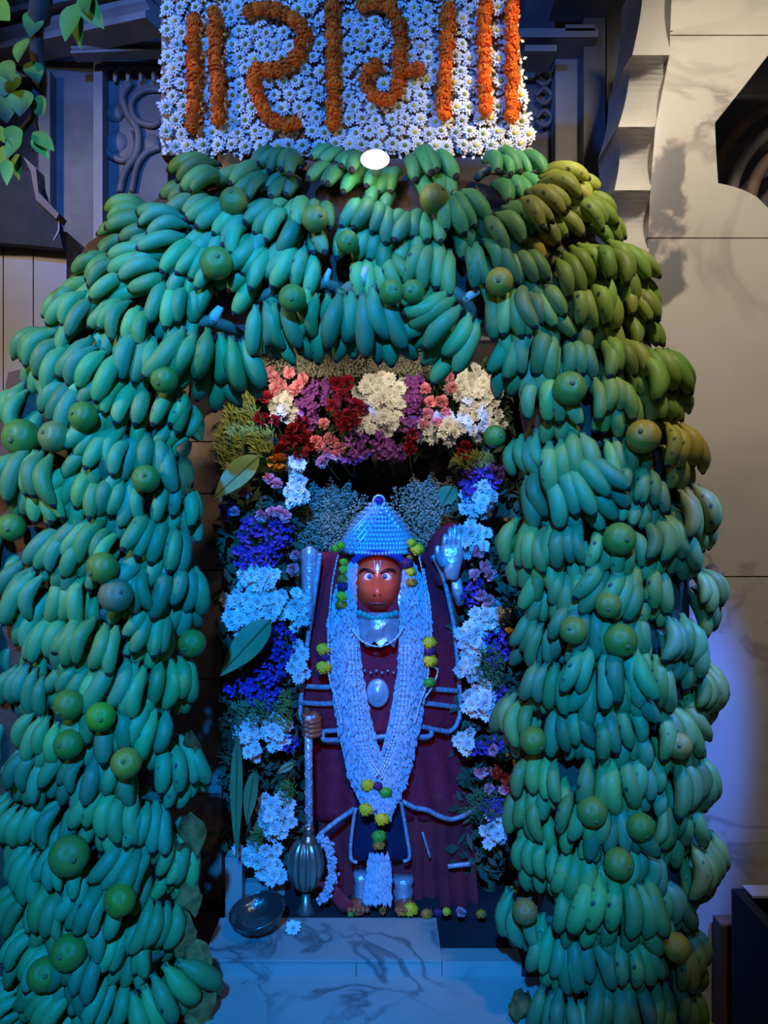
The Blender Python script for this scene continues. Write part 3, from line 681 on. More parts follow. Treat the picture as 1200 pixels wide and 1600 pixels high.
SPR = [(598, 612, 90, 56, 14, 'broad cream chrysanthemum spray at the middle of the floral arch top'), (592, 655, 74, 46, 8, 'small cream chrysanthemum spray hanging just below the broad one'), (745, 606, 84, 60, 13, 'largest white chrysanthemum spray at the marble-side top corner'), (752, 655, 76, 56, 10, 'white chrysanthemum spray below the largest, beside the small orange'), (690, 668, 74, 44, 8, 'shaded greyish chrysanthemum spray under the pink roses'), (442, 628, 46, 40, 5, 'small white chrysanthemum spray between pink and red blooms'), (452, 646, 40, 34, 4, 'few white blossoms left of the purple statice'),
       (464, 726, 28, 30, 3, 'few white blossoms beside the golden bloom'), (462, 765, 36, 50, 5, 'blue-lit white blossoms above the violet mass'), (402, 905, 64, 46, 8, 'bright blue-lit chrysanthemums topping the big left spray'), (375, 945, 62, 42, 7, 'blue-lit chrysanthemum tail pointing toward the banana pillar'), (412, 945, 78, 50, 12, 'main blue-lit chrysanthemum spray beside the cape'), (385, 972, 66, 40, 7, 'lowest blossoms of the big blue-lit spray over a lily leaf'), (465, 955, 26, 64, 5, 'thin row of white blossoms along the cape edge'), (388, 1158, 44, 72, 8, 'blue-lit chrysanthemum spray over the strap leaves'), (432, 1148, 36, 62, 6, 'narrow blue-lit spray near the mace shaft'), (428, 1280, 62, 70, 11, 'blue-lit chrysanthemum spray left of the mace head'), (402, 1336, 70, 34, 7, 'lowest blue-lit chrysanthemum spray above the tilted bowl'), (466, 1040, 26, 60, 4, 'white buds hugging the lower cape edge'), (424, 1365, 36, 26, 4, 'few dim blossoms just above the bowl'),
       (750, 782, 52, 50, 8, 'round pale blue chrysanthemum spray beside the raised hand'), (742, 842, 44, 56, 6, 'dim chrysanthemum spray behind the raised hand'), (768, 965, 60, 36, 8, 'wide blue-lit chrysanthemum spray on the marble-side column'), (738, 1002, 38, 56, 6, 'loose chrysanthemum spray along the marble-side cape edge'), (734, 1046, 34, 46, 4, 'dim blossoms lower on the marble-side cape edge'), (752, 1098, 50, 52, 8, 'three-lobed blue-lit chrysanthemum spray at mid column'), (728, 1160, 22, 34, 3, 'two or three blossoms near the tabard corner'), (772, 1300, 34, 50, 5, 'lowest blue-lit chrysanthemum spray on the marble-side column')]
for a in SPR: spray(*a)
def single(name, me, px, py, label, group, cat='flower', D=2.27, sc=1.0):
    t = thing(name, label, cat, P(px, py, D), group); t.rotation_euler = (random.uniform(-.35, .35), 0, random.uniform(-.4, .4))
    inst('bloom', me, t, (0, 0, 0), (0, random.uniform(0, 6), 0), sc * random.uniform(.88, 1.12)); inst('stem', STM, t, (0, .01, 0), None, 1)
for lab, grp, pts in (('pink rose in the top left clump of the floral arch', 'pink roses, upper left clump', [(452, 582), (440, 600), (428, 590), (466, 602), (474, 592), (456, 612), (430, 608), (422, 582)]),
                      ('pink rose in the low clump under the red carnations', 'pink roses, lower middle clump', [(506, 662), (514, 686), (500, 698), (522, 692), (532, 700), (494, 690), (512, 708), (526, 712), (504, 722)]),
                      ('pink rose between purple statice and the largest white spray', 'pink roses, upper right clump', [(664, 608), (672, 628), (690, 628), (668, 646), (696, 644), (684, 660), (662, 662), (702, 590), (682, 586), (706, 606)]),
                      ('small pink rose beside the golden bloom', 'pink roses by golden bloom', [(420, 748), (384, 770), (432, 756)]),
                      ('mauve rosebud on the marble-side column by the raised hand', 'mauve rosebuds, upper right column', [(748, 862), (758, 884), (742, 898), (766, 898), (752, 930), (764, 938)]),
                      ('mauve rosebud on the lower marble-side column', 'mauve rosebuds, lower right column', [(752, 1206), (774, 1206), (764, 1232), (790, 1216), (788, 1232), (770, 1172)]),
                      ('mauve rosebud above the violet mass on the left column', 'mauve rosebuds, left column', [(424, 800), (436, 800), (446, 806), (410, 806), (366, 800), (462, 868), (458, 890)])):
    for q, (x, y) in enumerate(sorted(pts, key=lambda p: p[1] + p[0] * .01)): single('pink_rose', RM, x, y, f'{lab}, {ORD[q]} from its top', grp)
for lab, grp, pts in (('red carnation in the left clump over the green fern', 'red carnations, left clump', [(416, 622), (408, 654), (430, 658), (456, 672), (470, 660), (462, 690), (446, 688), (478, 682), (440, 704), (470, 712), (486, 696)]),
                      ('red carnation in the middle clump beside cream chrysanthemums', 'red carnations, middle clump', [(524, 600), (542, 598), (520, 634), (544, 648), (536, 620), (556, 634), (538, 666), (568, 640), (554, 656), (530, 652)]),
                      ('dark red carnation at the right under the white sprays', 'red carnations, right side', [(640, 702), (722, 712), (642, 680), (726, 700)])):
    for q, (x, y) in enumerate(sorted(pts, key=lambda p: p[1] + p[0] * .01)): single('red_carnation', random.choice(RR), x, y, f'{lab}, {ORD[q]} from its top', grp)
single('golden_gerbera', GM, 435, 722, 'golden yellow bloom at the top of the left column', None)
def statice(px, py, w, h, n, m, label, D=2.29):
    t = thing('statice_spray', label, 'flowers', P(px, py, D), 'statice sprays in the floral arch'); b = MB(); k = 1 / F * D
    for i in range(n):
        a = random.uniform(0, 2 * PI); r = math.sqrt(random.random()); c = Vector((math.cos(a) * r * w / 2 * k, random.uniform(-.03, .01) + r * r * .025, math.sin(a) * r * h / 2 * k))
        for j in range(3):
            e = random.uniform(0, 2 * PI); d = Vector((math.cos(e), -.7, math.sin(e))) * .011; s = d.cross(Vector((0, -1, .2))).normalized() * .006
            b.quad(c, c + d * .7 + s, c + d, c + d * .7 - s)
    o = b.build('florets', M[m], t, smooth=False); o['kind'] = 'stuff'
    inst('stem', STM, t, (0, .015, 0), None, (1.5, 1.3, 1.3))
for a in ((484, 618, 46, 56, 70, 'purple', 'purple statice right of the upper left pink roses'), (476, 650, 50, 50, 60, 'purple', 'purple statice under the first purple spray'), (512, 614, 28, 40, 35, 'purple', 'thin purple statice edging the red carnations'), (646, 612, 36, 56, 70, 'purple', 'purple statice right of the broad cream spray'), (642, 656, 46, 50, 60, 'purple', 'purple statice hanging over the dark opening'), (582, 694, 60, 50, 70, 'purple', 'dark purple statice at the lower middle edge'), (548, 702, 46, 46, 50, 'purple', 'dark purple statice beside the low pink roses'), (612, 708, 44, 30, 40, 'purple', 'dark purple tuft above the idol crown'),
          (755, 742, 70, 46, 80, 'violet', 'violet statice at the top of the marble-side column'), (735, 766, 40, 40, 40, 'violet', 'violet statice beside the round pale blue spray'), (415, 832, 90, 60, 110, 'violet', 'deep blue statice mass on the left column'), (400, 868, 80, 40, 70, 'violet', 'deep blue statice just above the big white spray'), (358, 798, 28, 28, 24, 'violet', 'lone blue thistle head near the left jamb'), (436, 1005, 50, 56, 60, 'violet', 'violet statice beside the lily leaf'), (424, 1046, 56, 40, 50, 'violet', 'violet statice under the lily leaf spray'), (412, 1082, 70, 50, 70, 'violet', 'blue violet statice at mid left column'), (372, 1072, 46, 30, 30, 'violet', 'blue violet tuft near the jamb at mid left'), (452, 1162, 28, 30, 20, 'violet', 'small violet tuft by the mace shaft'), (776, 1010, 40, 60, 50, 'violet', 'dim violet statice beside the marble-side banana edge'), (760, 1165, 56, 34, 40, 'violet', 'violet statice below the three-lobed spray'), (738, 920, 40, 50, 40, 'violet', 'violet statice along the upper cape edge'), (780, 1100, 30, 60, 35, 'violet', 'dim violet statice at the inner banana edge'), (772, 1262, 40, 40, 35, 'violet', 'violet statice above the lowest marble-side spray')):
    statice(*a)
def gyps(px, py, w, h, n, label, D, m='gyps'):
    t = thing('gypsophila_spray', label, 'flowers', P(px, py, D), 'gypsophila round the idol'); b = MB(); k = 1 / F * D; s = MB()
    for i in range(int(n * 2.4)):
        x = max(-1.25, min(1.25, random.gauss(0, .52))); top = (1 - .3 * abs(math.sin(x * 6 + px))) * math.sqrt(max(.05, 1.25 - x * x * .75)); zz = random.uniform(-.9, top) - random.random() ** 3 * .2
        c = Vector((x * w / 2 * k, random.uniform(-.03, .03), zz * h / 2 * k)); b.octa(c, random.uniform(.0024, .0046))
        if i % 22 == 0: s.tube([Vector((x * w / 2.4 * k, .02, -h / 2 * k)), c], .0009, 3)
    o = b.build('tiny_blooms', M[m], t, smooth=False); o['kind'] = 'stuff'; o = s.build('stems', M['stem'], t); o['kind'] = 'stuff'
for a in ((500, 566, 140, 46, 900, 'dry cream gypsophila on top of the floral arch left of centre', 2.33), (616, 545, 80, 80, 700, 'tall dry gypsophila tuft behind the hanging banana hands', 2.33), (665, 570, 80, 40, 350, 'thin gypsophila right of the tall tuft', 2.34), (515, 805, 110, 110, 1500, 'grey-blue gypsophila cloud left of the crown', 2.42), (672, 800, 110, 120, 1500, 'grey-blue gypsophila cloud right of the crown', 2.42)): gyps(*a)
def fern(px, py, w, h, n, label, m, D=2.28):
    t = thing('fern_tuft', label, 'greenery', P(px, py, D), 'fern tufts in the floral arch'); b = MB(); k = 1 / F * D
    for i in range(n):
        a = random.uniform(0, 2 * PI); r = math.sqrt(random.random()); c = Vector((math.cos(a) * r * w / 2 * k, random.uniform(-.03, .02), math.sin(a) * r * h / 2 * k)); e = random.gauss(-.5, .6); d = Vector((math.sin(e), -.4, math.cos(e))) * random.uniform(.015, .03); s = d.cross(Vector((0, -1, .2))).normalized() * .0018
        b.quad(c, c + d * .5 + s, c + d, c + d * .5 - s)
    o = b.build('needles', M[m], t, smooth=False); o['kind'] = 'stuff'; inst('stem', STM, t, (0, .01, 0))
for a in ((378, 652, 50, 90, 500, 'bright yellow-green fern at the top left of the niche', 'fern'), (362, 700, 46, 70, 300, 'yellow-green fern above the broad leaf', 'fern'), (412, 690, 40, 50, 200, 'yellow-green fern beside red carnations', 'fern'), (740, 722, 60, 24, 200, 'olive fern under the white spray at top right', 'fern'), (360, 1150, 40, 80, 260, 'dark green fern by the jamb at mid height', 'foliage'), (400, 1115, 90, 40, 260, 'green fern below the blue violet statice', 'leaf'), (450, 1110, 20, 60, 130, 'yellow-green fern along the lower cape edge', 'fern'), (452, 1235, 18, 40, 100, 'yellow-green sprig by the mace shaft', 'fern'), (406, 1306, 16, 40, 90, 'olive sprig below the blue-lit spray', 'fern'), (762, 1260, 60, 60, 260, 'dark fern on the lower marble-side column', 'leaf'), (766, 1044, 50, 70, 240, 'green fern in the middle of marble-side column', 'leaf')): fern(*a)
def bigleaf(px0, py0, px1, py1, w, label, D=2.22, name='broad_leaf', m='leaf'):
    t = thing(name, label, 'leaf', P(px0, py0, D)); b = MB(); a = P(px1, py1, D - .03) - P(px0, py0, D); b.leaf((0, 0, 0), a, w, (-.2, -1, .25), .06, .25, 9); b.build('blade', M[m], t)
    b = MB(); b.tube([a * (k / 6) + Vector((0, .06 * a.length * (k / 6) ** 2 - .001, 0)) for k in range(7)], [.004 - .0005 * k for k in range(7)], 5); b.build('midrib', M['stem'], t)
bigleaf(405, 712, 332, 778, .042, 'broad pale green leaf jutting left under the fern'); bigleaf(424, 968, 342, 1056, .045, 'long folded lily leaf below the big blue-lit spray'); bigleaf(372, 1150, 366, 1345, .020, 'dark strap leaf hanging nearest the jamb'); bigleaf(398, 1205, 384, 1290, .022, 'short strap leaf left of the violet dark gap'); bigleaf(708, 760, 690, 790, .03, 'dark leaf behind the raised hand tip')
bigleaf(460, 1192, 432, 1208, .012, 'small yellow-green leaf beside the mace shaft')
def ybuds(px, py, n, label):
    t = thing('yellow_sprig', label, 'flowers', P(px, py, 2.2), 'yellow sprigs by the banana edge')
    for i in range(n):
        b = MB(); b.ball((random.uniform(-.016, .016), random.uniform(-.01, .01), random.uniform(-.02, .02)), .007, 6, 4, rough=.2); b.build('bud', M['gold'], t)
    inst('stem', STM, t, (0, .01, 0))
for a in ((800, 992, 7, 'yellow sprig at the marble-side banana edge, mid height'), (797, 818, 4, 'yellow sprig above the round green orange'), (800, 1186, 4, 'yellow sprig low at the marble-side banana edge'), (806, 1395, 3, 'yellow sprig above the pale peach orange')): ybuds(*a)

# ================================================================= IDOL
idol = thing('deity_idol', 'orange-faced monkey deity idol in maroon cape and silver crown on marble', 'statue', P(590, 1425, 2.42))
def add(o): return addpart(o, idol)
HC = P(590, 908, 2.30); k = 2.30 / F     # k metres per pixel at the idol
def body():
    joints = {}; verts = []; edges = []; rad = []
    def j(name, p, r, par=None):
        joints[name] = len(verts); verts.append(p); rad.append(r)
        if par: edges.append((joints[par], joints[name]))
    j('pelvis', P(592, 1190, 2.40), .085); j('waist', P(592, 1110, 2.40), .08, 'pelvis'); j('chest', P(592, 1020, 2.40), .105, 'waist'); j('upper', P(592, 968, 2.40), .085, 'chest'); j('neck', P(590, 945, 2.37), .045, 'upper'); j('head', P(590, 905, 2.37), .055, 'neck')
    for sx, s in ((1, 'r'), (-1, 'l')):
        j('hip' + s, P(592 + 28 * sx, 1220, 2.40), .062, 'pelvis'); j('knee' + s, P(592 + 34 * sx, 1320, 2.38), .045, 'hip' + s); j('ankle' + s, P(592 + 34 * sx, 1400, 2.38), .032, 'knee' + s); j('toe' + s, P(592 + 38 * sx, 1424, 2.28), .024, 'ankle' + s)
    j('shl', P(530, 975, 2.40), .05, 'upper'); j('ell', P(492, 1060, 2.40), .036, 'shl'); j('wrl', P(484, 1128, 2.36), .026, 'ell')
    j('shr', P(652, 975, 2.40), .05, 'upper'); j('elr', P(706, 1000, 2.42), .036, 'shr'); j('wrr', P(704, 905, 2.38), .025, 'elr')
    me = bpy.data.meshes.new('body'); me.from_pydata([tuple(v) for v in verts], edges, []); o = bpy.data.objects.new('body', me); C.objects.link(o)
    sk = o.modifiers.new('skin', 'SKIN'); sk.use_smooth_shade = True
    for i, r in enumerate(rad): me.skin_vertices[0].data[i].radius = (r, r)
    me.skin_vertices[0].data[0].use_root = True
    ss = o.modifiers.new('sub', 'SUBSURF'); ss.levels = 2; ss.render_levels = 2
    dg = bpy.context.evaluated_depsgraph_get(); ev = o.evaluated_get(dg); nm = bpy.data.meshes.new_from_object(ev); o.modifiers.clear()
    # head: sculpted globe joined to the same surface
    bm = bmesh.new(); bm.from_mesh(nm); W, H = 40, 32; vs = []
    for i in range(H + 1):
        th = PI * i / H; row = []
        for q in range(W):
            ph = 2 * PI * q / W; x, y, z = math.sin(th) * math.cos(ph), math.sin(th) * math.sin(ph), math.cos(th)
            fx = x * .077 * (1 - .10 * max(0, -z)); fy = y * .078; fz = z * .105
            if y < 0:
                g = lambda cx, cz, sx, sz: math.exp(-((fx - cx) / sx) ** 2 - ((fz - cz) / sz) ** 2)
                fy -= .030 * g(0, -.040, .042, .034) * -y      # muzzle
                fy -= .012 * g(0, -.005, .012, .030) * -y      # nose bridge
                fy -= .008 * g(0, -.022, .016, .010)           # nose tip
                fy -= .007 * (g(-.028, .042, .022, .010) + g(.028, .042, .022, .010))   # brows
                fy += .012 * (g(-.026, .020, .018, .014) + g(.026, .020, .018, .014))   # sockets
                fy -= .010 * (g(-.044, -.012, .018, .02) + g(.044, -.012, .018, .02))   # cheeks
                fy += .009 * g(0, -.055, .034, .0035)          # mouth line
                fy += .004 * (g(-.008, -.030, .004, .003) + g(.008, -.030, .004, .003))
            row.append(bm.verts.new((HC.x + fx, HC.y + fy, HC.z + fz)))
        vs.append(row)
    for i in range(H):
        for q in range(W):
            f = bm.faces.new((vs[i][q], vs[i][(q + 1) % W], vs[i + 1][(q + 1) % W], vs[i + 1][q])); f.smooth = True
    bm.normal_update(); bmesh.ops.remove_doubles(bm, verts=[v for r in (vs[0], vs[-1]) for v in r], dist=1e-5); bm.to_mesh(nm); bm.free()
    nm.materials.clear(); nm.materials.append(M['face']); o.data = nm; return o
add(body())
def fp(dx, dz, dy=0): return HC + Vector((dx, dy, dz))
for sx, dz in ((-.026, .020), (.026, .020)):
    b = MB(); b.ball(fp(sx, dz, -.062), .0168, 14, 10, (1.1, .66, .92)); e = add(b.build('eye', M['white_eye']))
    b = MB(); b.ball(fp(sx + (.002 if sx < 0 else -.003), dz, -.0705), .0082, 12, 8, (1, .5, 1)); o = b.build('iris', M['iris']); o.parent = e
    b = MB(); b.tube(smoothpath([fp(sx * 2.1, dz + .008, -.050), fp(sx * 1.75, dz + .020, -.066), fp(sx * 1.1, dz + .021, -.078), fp(sx * .38, dz + .012, -.083)]), [.003] * 3 + [.0042] * 13 + [.003] * 3, 6); add(b.build('eyebrow', M['face_dark']))
    b = MB(); b.tube(smoothpath([fp(sx - .016, dz, -.066), fp(sx - .008, dz + .012, -.072), fp(sx + .008, dz + .012, -.072), fp(sx + .016, dz, -.066)]), .0018, 5); add(b.build('eyelid', M['face_dark']))
    b = MB(); b.ball(fp(sx * .33, -.031, -.109), .0035, 8, 6, (1, .6, .8)); add(b.build('nostril', M['face_dark']))
b = MB(); b.tube(smoothpath([fp(-.030, -.052, -.088), fp(-.015, -.057, -.102), fp(0, -.055, -.107), fp(.015, -.057, -.102), fp(.030, -.052, -.088)]), [.002] * 4 + [.004] * 17 + [.002] * 4, 6); add(b.build('lips', M['lip']))
b = MB(); b.leaf(fp(0, .030, -.084), fp(0, .060, -.074), .004, (0, -1, .1), 0, .1, 6); b.tube(smoothpath([fp(-.010, .070, -.066), fp(-.007, .046, -.078), fp(0, .038, -.082), fp(.007, .046, -.078), fp(.010, .070, -.066)]), .002, 5); add(b.build('forehead_mark', M['silver_bead']))
# hood edge round the face, ear plates, chin guard
b = MB(); b.tube(smoothpath([P(556, 985, 2.27), P(549, 950, 2.255), P(548, 905, 2.25), P(556, 874, 2.235), P(590, 862, 2.215), P(626, 874, 2.235), P(633, 905, 2.25), P(632, 950, 2.255), P(626, 985, 2.27)]), .012, 8); add(b.build('hood_edge', M['hood']))
for sx in (-1, 1):
    b = MB(); b.leaf(P(590 + 43 * sx, 915, 2.245), P(590 + 40 * sx, 968, 2.235), .018, (sx * .2, -1, 0), 0, -.5, 8); add(b.build('ear_plate', M['silver']))
b = MB(); rows = []
for i in range(7):
    t = i / 6; rows.append([P(590 + (36 - 10 * t * t) * u, 957 + 50 * t + 5 * math.sin(8 * u) * t - 8 * (1 - u * u) * 0, 2.172 + .05 * u * u + .010 * math.sin(t * 9 + u * 3)) for u in [q / 6 for q in range(-6, 7)]])
b.grid(rows); add(b.build('chin_guard', M['silver']))
b = MB()
for i in range(9): b.ball(P(562 + 7 * i, 958 + 7 * math.sin(PI * i / 8), 2.185), .010, 8, 5)
add(b.build('green_collar', mat('turquoise_stone', (.03, .42, .30), .3)))
# crown
b = MB(); prof = [(864, 57), (856, 57), (844, 54), (830, 47), (815, 37), (802, 26), (792, 16), (783, 9), (777, 5)]
rows = []
for y, r in prof:
    c = P(591, y, 2.32); rows.append([c + Vector((math.cos(a) * r * k, math.sin(a) * r * k * .95, 0)) for a in [2 * PI * q / 28 for q in range(28)]])
b.grid(rows, True, False, True); cr = add(b.build('crown', M['hood']))
def crown_pt(y, a, out=1.02):
    for (y0, r0), (y1, r1) in zip(prof[:-1], prof[1:]):
        if y1 <= y <= y0: r = r0 + (r1 - r0) * (y0 - y) / (y0 - y1); break
    else: r = prof[-1][1]
    c = P(591, y, 2.32); return c + Vector((math.cos(a) * r * k * out, math.sin(a) * r * k * .95 * out, 0))
b = MB(); y = 861; par = 0
while y > 782:
    r = 0.0
    for (y0, r0), (y1, r1) in zip(prof[:-1], prof[1:]):
        if y1 <= y <= y0: r = r0 + (r1 - r0) * (y0 - y) / (y0 - y1)
    nb_ = max(6, int(r * .62)); par += 1
    for i in range(nb_):
        a = PI + PI * (i + .25 + .5 * (par % 2)) / nb_
        b.ball(crown_pt(y, a), .0078, 6, 4)
    y -= 6.6
o = b.build('silver_beads', M['silver_bead']); o.parent = cr; o['kind'] = 'stuff'
for off in (-.36, -.18, .10, .28):
    b = MB(); b.tube([crown_pt(862 - 82 * t, PI + .62 + off * (1 - t * .2) + .95 * t, 1.10) for t in [q / 20 for q in range(21)]], .0045, 6); o = b.build('crown_band', M['silver_bead']); o.parent = cr
b = MB(); b.ball(P(592, 783, 2.285), .011, 10, 8); o = b.build('crown_jewel', mat('purple_jewel', (.10, .02, .30), .2)); o.parent = cr
b = MB(); b.tube([P(592 + 9 * math.cos(a), 784 + 10 * math.sin(a), 2.285) for a in [2 * PI * q / 14 for q in range(15)]], .004, 6); o = b.build('crown_finial', M['silver_bead']); o.parent = cr
b = MB()
for i in range(10): t = i / 9; b.ball(P(604 + 40 * t, 800 + 54 * t, 2.255 + .02 * t), .0105, 8, 6)
o = b.build('bead_row', M['silver_bead']); o.parent = cr
# robe pieces : curved shells with thickness
def shell(name, L, Rr, ys, m, D=2.28, bulge=.12, pleat=0, npl=9, nu=36, amp2=0):
    rows = []
    for i, y in enumerate(ys):
        t = i / (len(ys) - 1); r = []
        for q in range(nu + 1):
            u = q / nu * 2 - 1; x = L(y) + (Rr(y) - L(y)) * (u + 1) / 2
            d = D + bulge * u * u + pleat * math.cos(npl * PI * u) * (.25 + .75 * t)
            r.append(P(x, y + amp2 * math.cos(2 * PI * u), d))
        rows.append(r)
    b = MB(); b.grid(rows); o = b.build(name, m); sm = o.modifiers.new('thick', 'SOLIDIFY'); sm.thickness = .006; sm.offset = 1; add(o); return rows
def lin(*pts):
    def f(y):
        for (y0, x0), (y1, x1) in zip(pts[:-1], pts[1:]):
            if y <= y1: return x0 + (x1 - x0) * max(0, (y - y0)) / (y1 - y0)
        return pts[-1][1]
    return f
steps = lambda a, c, n: [a + (c - a) * i / n for i in range(n + 1)]
Lc = lin((862, 500), (900, 496), (1000, 481), (1110, 468), (1130, 471), (1142, 482), (1148, 494)); Rc = lin((862, 684), (900, 692), (960, 706), (1000, 712), (1110, 719), (1130, 716), (1142, 706), (1148, 694))
tab = shell('tabard', Lc, Rc, steps(862, 1148, 26), M['maroon'], 2.26, .11)
shell('mantle', lin((960, 505), (1160, 482), (1310, 470)), lin((960, 690), (1160, 715), (1275, 745)), steps(1120, 1282, 12), M['maroon'], 2.30, .10, .010, 7)
shell('skirt', lin((1240, 500), (1425, 492)), lin((1240, 735), (1425, 748)), steps(1240, 1426, 14), M['maroon2'], 2.315, .07, .014, 11)
shell('apron', lin((1200, 566), (1262, 556), (1345, 548)), lin((1200, 616), (1262, 628), (1345, 642)), steps(1200, 1345, 10), M['navy'], 2.255, .03)
def trim(pts, D, r=.008, name='silver_trim', mm='trim_cloth'):
    b = MB(); b.tube(smoothpath([P(x, y, (D(x) if callable(D) else D)) for x, y in pts], 5), r, 6, .7); add(b.build(name, M[mm]))
tD = lambda x: 2.235 + .11 * ((x - 594) / 122) ** 2
trim([(500, 864), (495, 905), (481, 1000), (470, 1095), (471, 1122), (484, 1142), (505, 1143), (535, 1140)], tD); trim([(676, 868), (692, 900), (704, 950), (712, 1000), (719, 1098), (716, 1126), (704, 1142), (680, 1140), (655, 1134)], tD)
for pts in ([(472, 1072), (500, 1074), (524, 1073)], [(470, 1098), (500, 1100), (526, 1099)], [(505, 1144), (506, 1156), (535, 1156)], [(655, 1074), (690, 1078), (716, 1080)], [(656, 1098), (690, 1102), (718, 1106)], [(645, 1152), (672, 1150), (674, 1136)], [(570, 1154), (590, 1152), (612, 1150)]): trim(pts, tD, .0085)
trim([(498, 1306), (522, 1286), (548, 1268), (553, 1262)], 2.25, .008); trim([(628, 1252), (648, 1262), (668, 1266), (688, 1276), (708, 1280), (730, 1272), (744, 1262)], lambda x: 2.25 + .09 * ((x - 600) / 140) ** 2, .008)
trim([(556, 1262), (550, 1300), (548, 1340), (558, 1348)], 2.24, .006); trim([(626, 1250), (634, 1296), (640, 1338), (630, 1346)], 2.24, .006)
trim([(660, 1300), (672, 1340)], 2.29, .004); trim([(700, 1354), (735, 1350)], 2.31, .008)
# medallion
b = MB(); rows = []
for r, d in ((1, 2.235), (.9, 2.222), (.72, 2.222), (.6, 2.215), (.3, 2.208), (.02, 2.206)):
    rows.append([P(590 + 18 * r * math.cos(a), 1083 + 23 * r * math.sin(a), d) for a in [2 * PI * q / 22 for q in range(22)]])
b.grid(rows, True); add(b.build('medallion', M['silver_bead']))
b = MB()
for x in range(552, 632, 9): b.ball(P(x, 1048 + (x % 2) * 3, 2.235), .004, 6, 4)
add(b.build('sequins', M['silver_bead']))
# shoulder plate, hands, anklets
b = MB(); rows = []
for i in range(9):
    t = i / 8; rows.append([P(484 + 13 * u * (1 - .5 * t) - 3 * t, 852 + 112 * t + 10 * abs(u), 2.30 + .03 * u * u) for u in (-1, -.6, -.2, .2, .6, 1)])
b.grid(rows); o = add(b.build('shoulder_plate', M['silver'])); sm = o.modifiers.new('t', 'SOLIDIFY'); sm.thickness = .008
b = MB(); rows = []
for i in range(10):
    t = i / 9; w = math.sin(PI * (t * .92 + .04)) ** .8; rows.append([P(690 + 4 * (1 - t) + 34 * w * u + 14 * (1 - t), 818 + 96 * t, 2.33 + .025 * u * u) for u in (-1, -.6, -.2, .2, .6, 1)])
b.grid(rows); o = add(b.build('sleeve', M['maroon'])); sm = o.modifiers.new('t', 'SOLIDIFY'); sm.thickness = .012
def hand_up():
    b = MB(); D = 2.275
    rows = []
    for y, w, th in ((905, 10, .016), (890, 13, .018), (876, 17, .018), (862, 18, .016), (852, 17, .013)):
        c = P(706, y, D); rows.append([c + Vector((math.cos(a) * w * k, math.sin(a) * th, 0)) for a in [2 * PI * q / 14 for q in range(14)]])
    b.grid(rows, True, True, True)
    for x, y1, tx, r in ((694, 834, 696, .0075), (702, 824, 704, .008), (710, 820, 711, .008), (718, 832, 717, .007)):
        b.tube(smoothpath([P(x, 856, D), P(x + (tx - x) * .5, (856 + y1) / 2, D - .010), P(tx, y1, D - .002)], 4), [r] * 7 + [r * .85, r * .45], 8)
    b.tube(smoothpath([P(692, 884, D - .008), P(684, 868, D - .018), P(684, 852, D - .020)], 4), [.009] * 6 + [.008, .007, .004], 8)
    return b.build('raised_hand', M['silver'])
add(hand_up())
b = MB(); b.tube([P(712, 905, 2.29), P(716, 925, 2.30), P(720, 945, 2.31)], [.016, .019, .014], 10, .7); add(b.build('wrist_guard', M['silver']))
def grip():
    b = MB(); c = P(486, 1136, 2.27); b.ball(c + Vector((.004, .035, .01)), .028, 10, 8, (1, .7, 1.1))
    for i in range(4):
        z = .022 - i * .014; b.tube(smoothpath([c + Vector((.026, .03, z)), c + Vector((.022, -.012, z)), c + Vector((0, -.026, z)), c + Vector((-.020, -.010, z)), c + Vector((-.020, .012, z))], 4), [.0078] * 14 + [.007, .006, .004], 7)
    b.tube(smoothpath([c + Vector((-.010, .03, .03)), c + Vector((-.024, 0, .034)), c + Vector((-.012, -.022, .036))], 4), [.009] * 7 + [.007, .004], 7)
    return b.build('gripping_hand', M['face'])
add(grip())
for x0, x1, y0 in ((553, 577, 1362), (615, 645, 1370)):
    b = MB(); rows = []
    for i, y in enumerate(steps(y0, 1408, 6)):
        c = P((x0 + x1) / 2, y, 2.29); w = (x1 - x0) / 2 * (1 + .12 * math.sin(i * 2.2)); rows.append([c + Vector((math.cos(a) * w * k, math.sin(a) * .035, 0)) for a in [2 * PI * q / 16 for q in range(16)]])
    b.grid(rows, True, True, True); add(b.build('anklet', M['silver']))
for x in (560, 634):
    b = MB(); b.ball(P(x, 1416, 2.24), .03, 12, 8, (1.1, 1.5, .6))
    for i in range(5): b.ball(P(x - 14 + 7 * i, 1421, 2.195 + .004 * abs(i - 2)), .0085, 7, 5, (1, 1.5, 1))
    add(b.build('foot', M['face']))
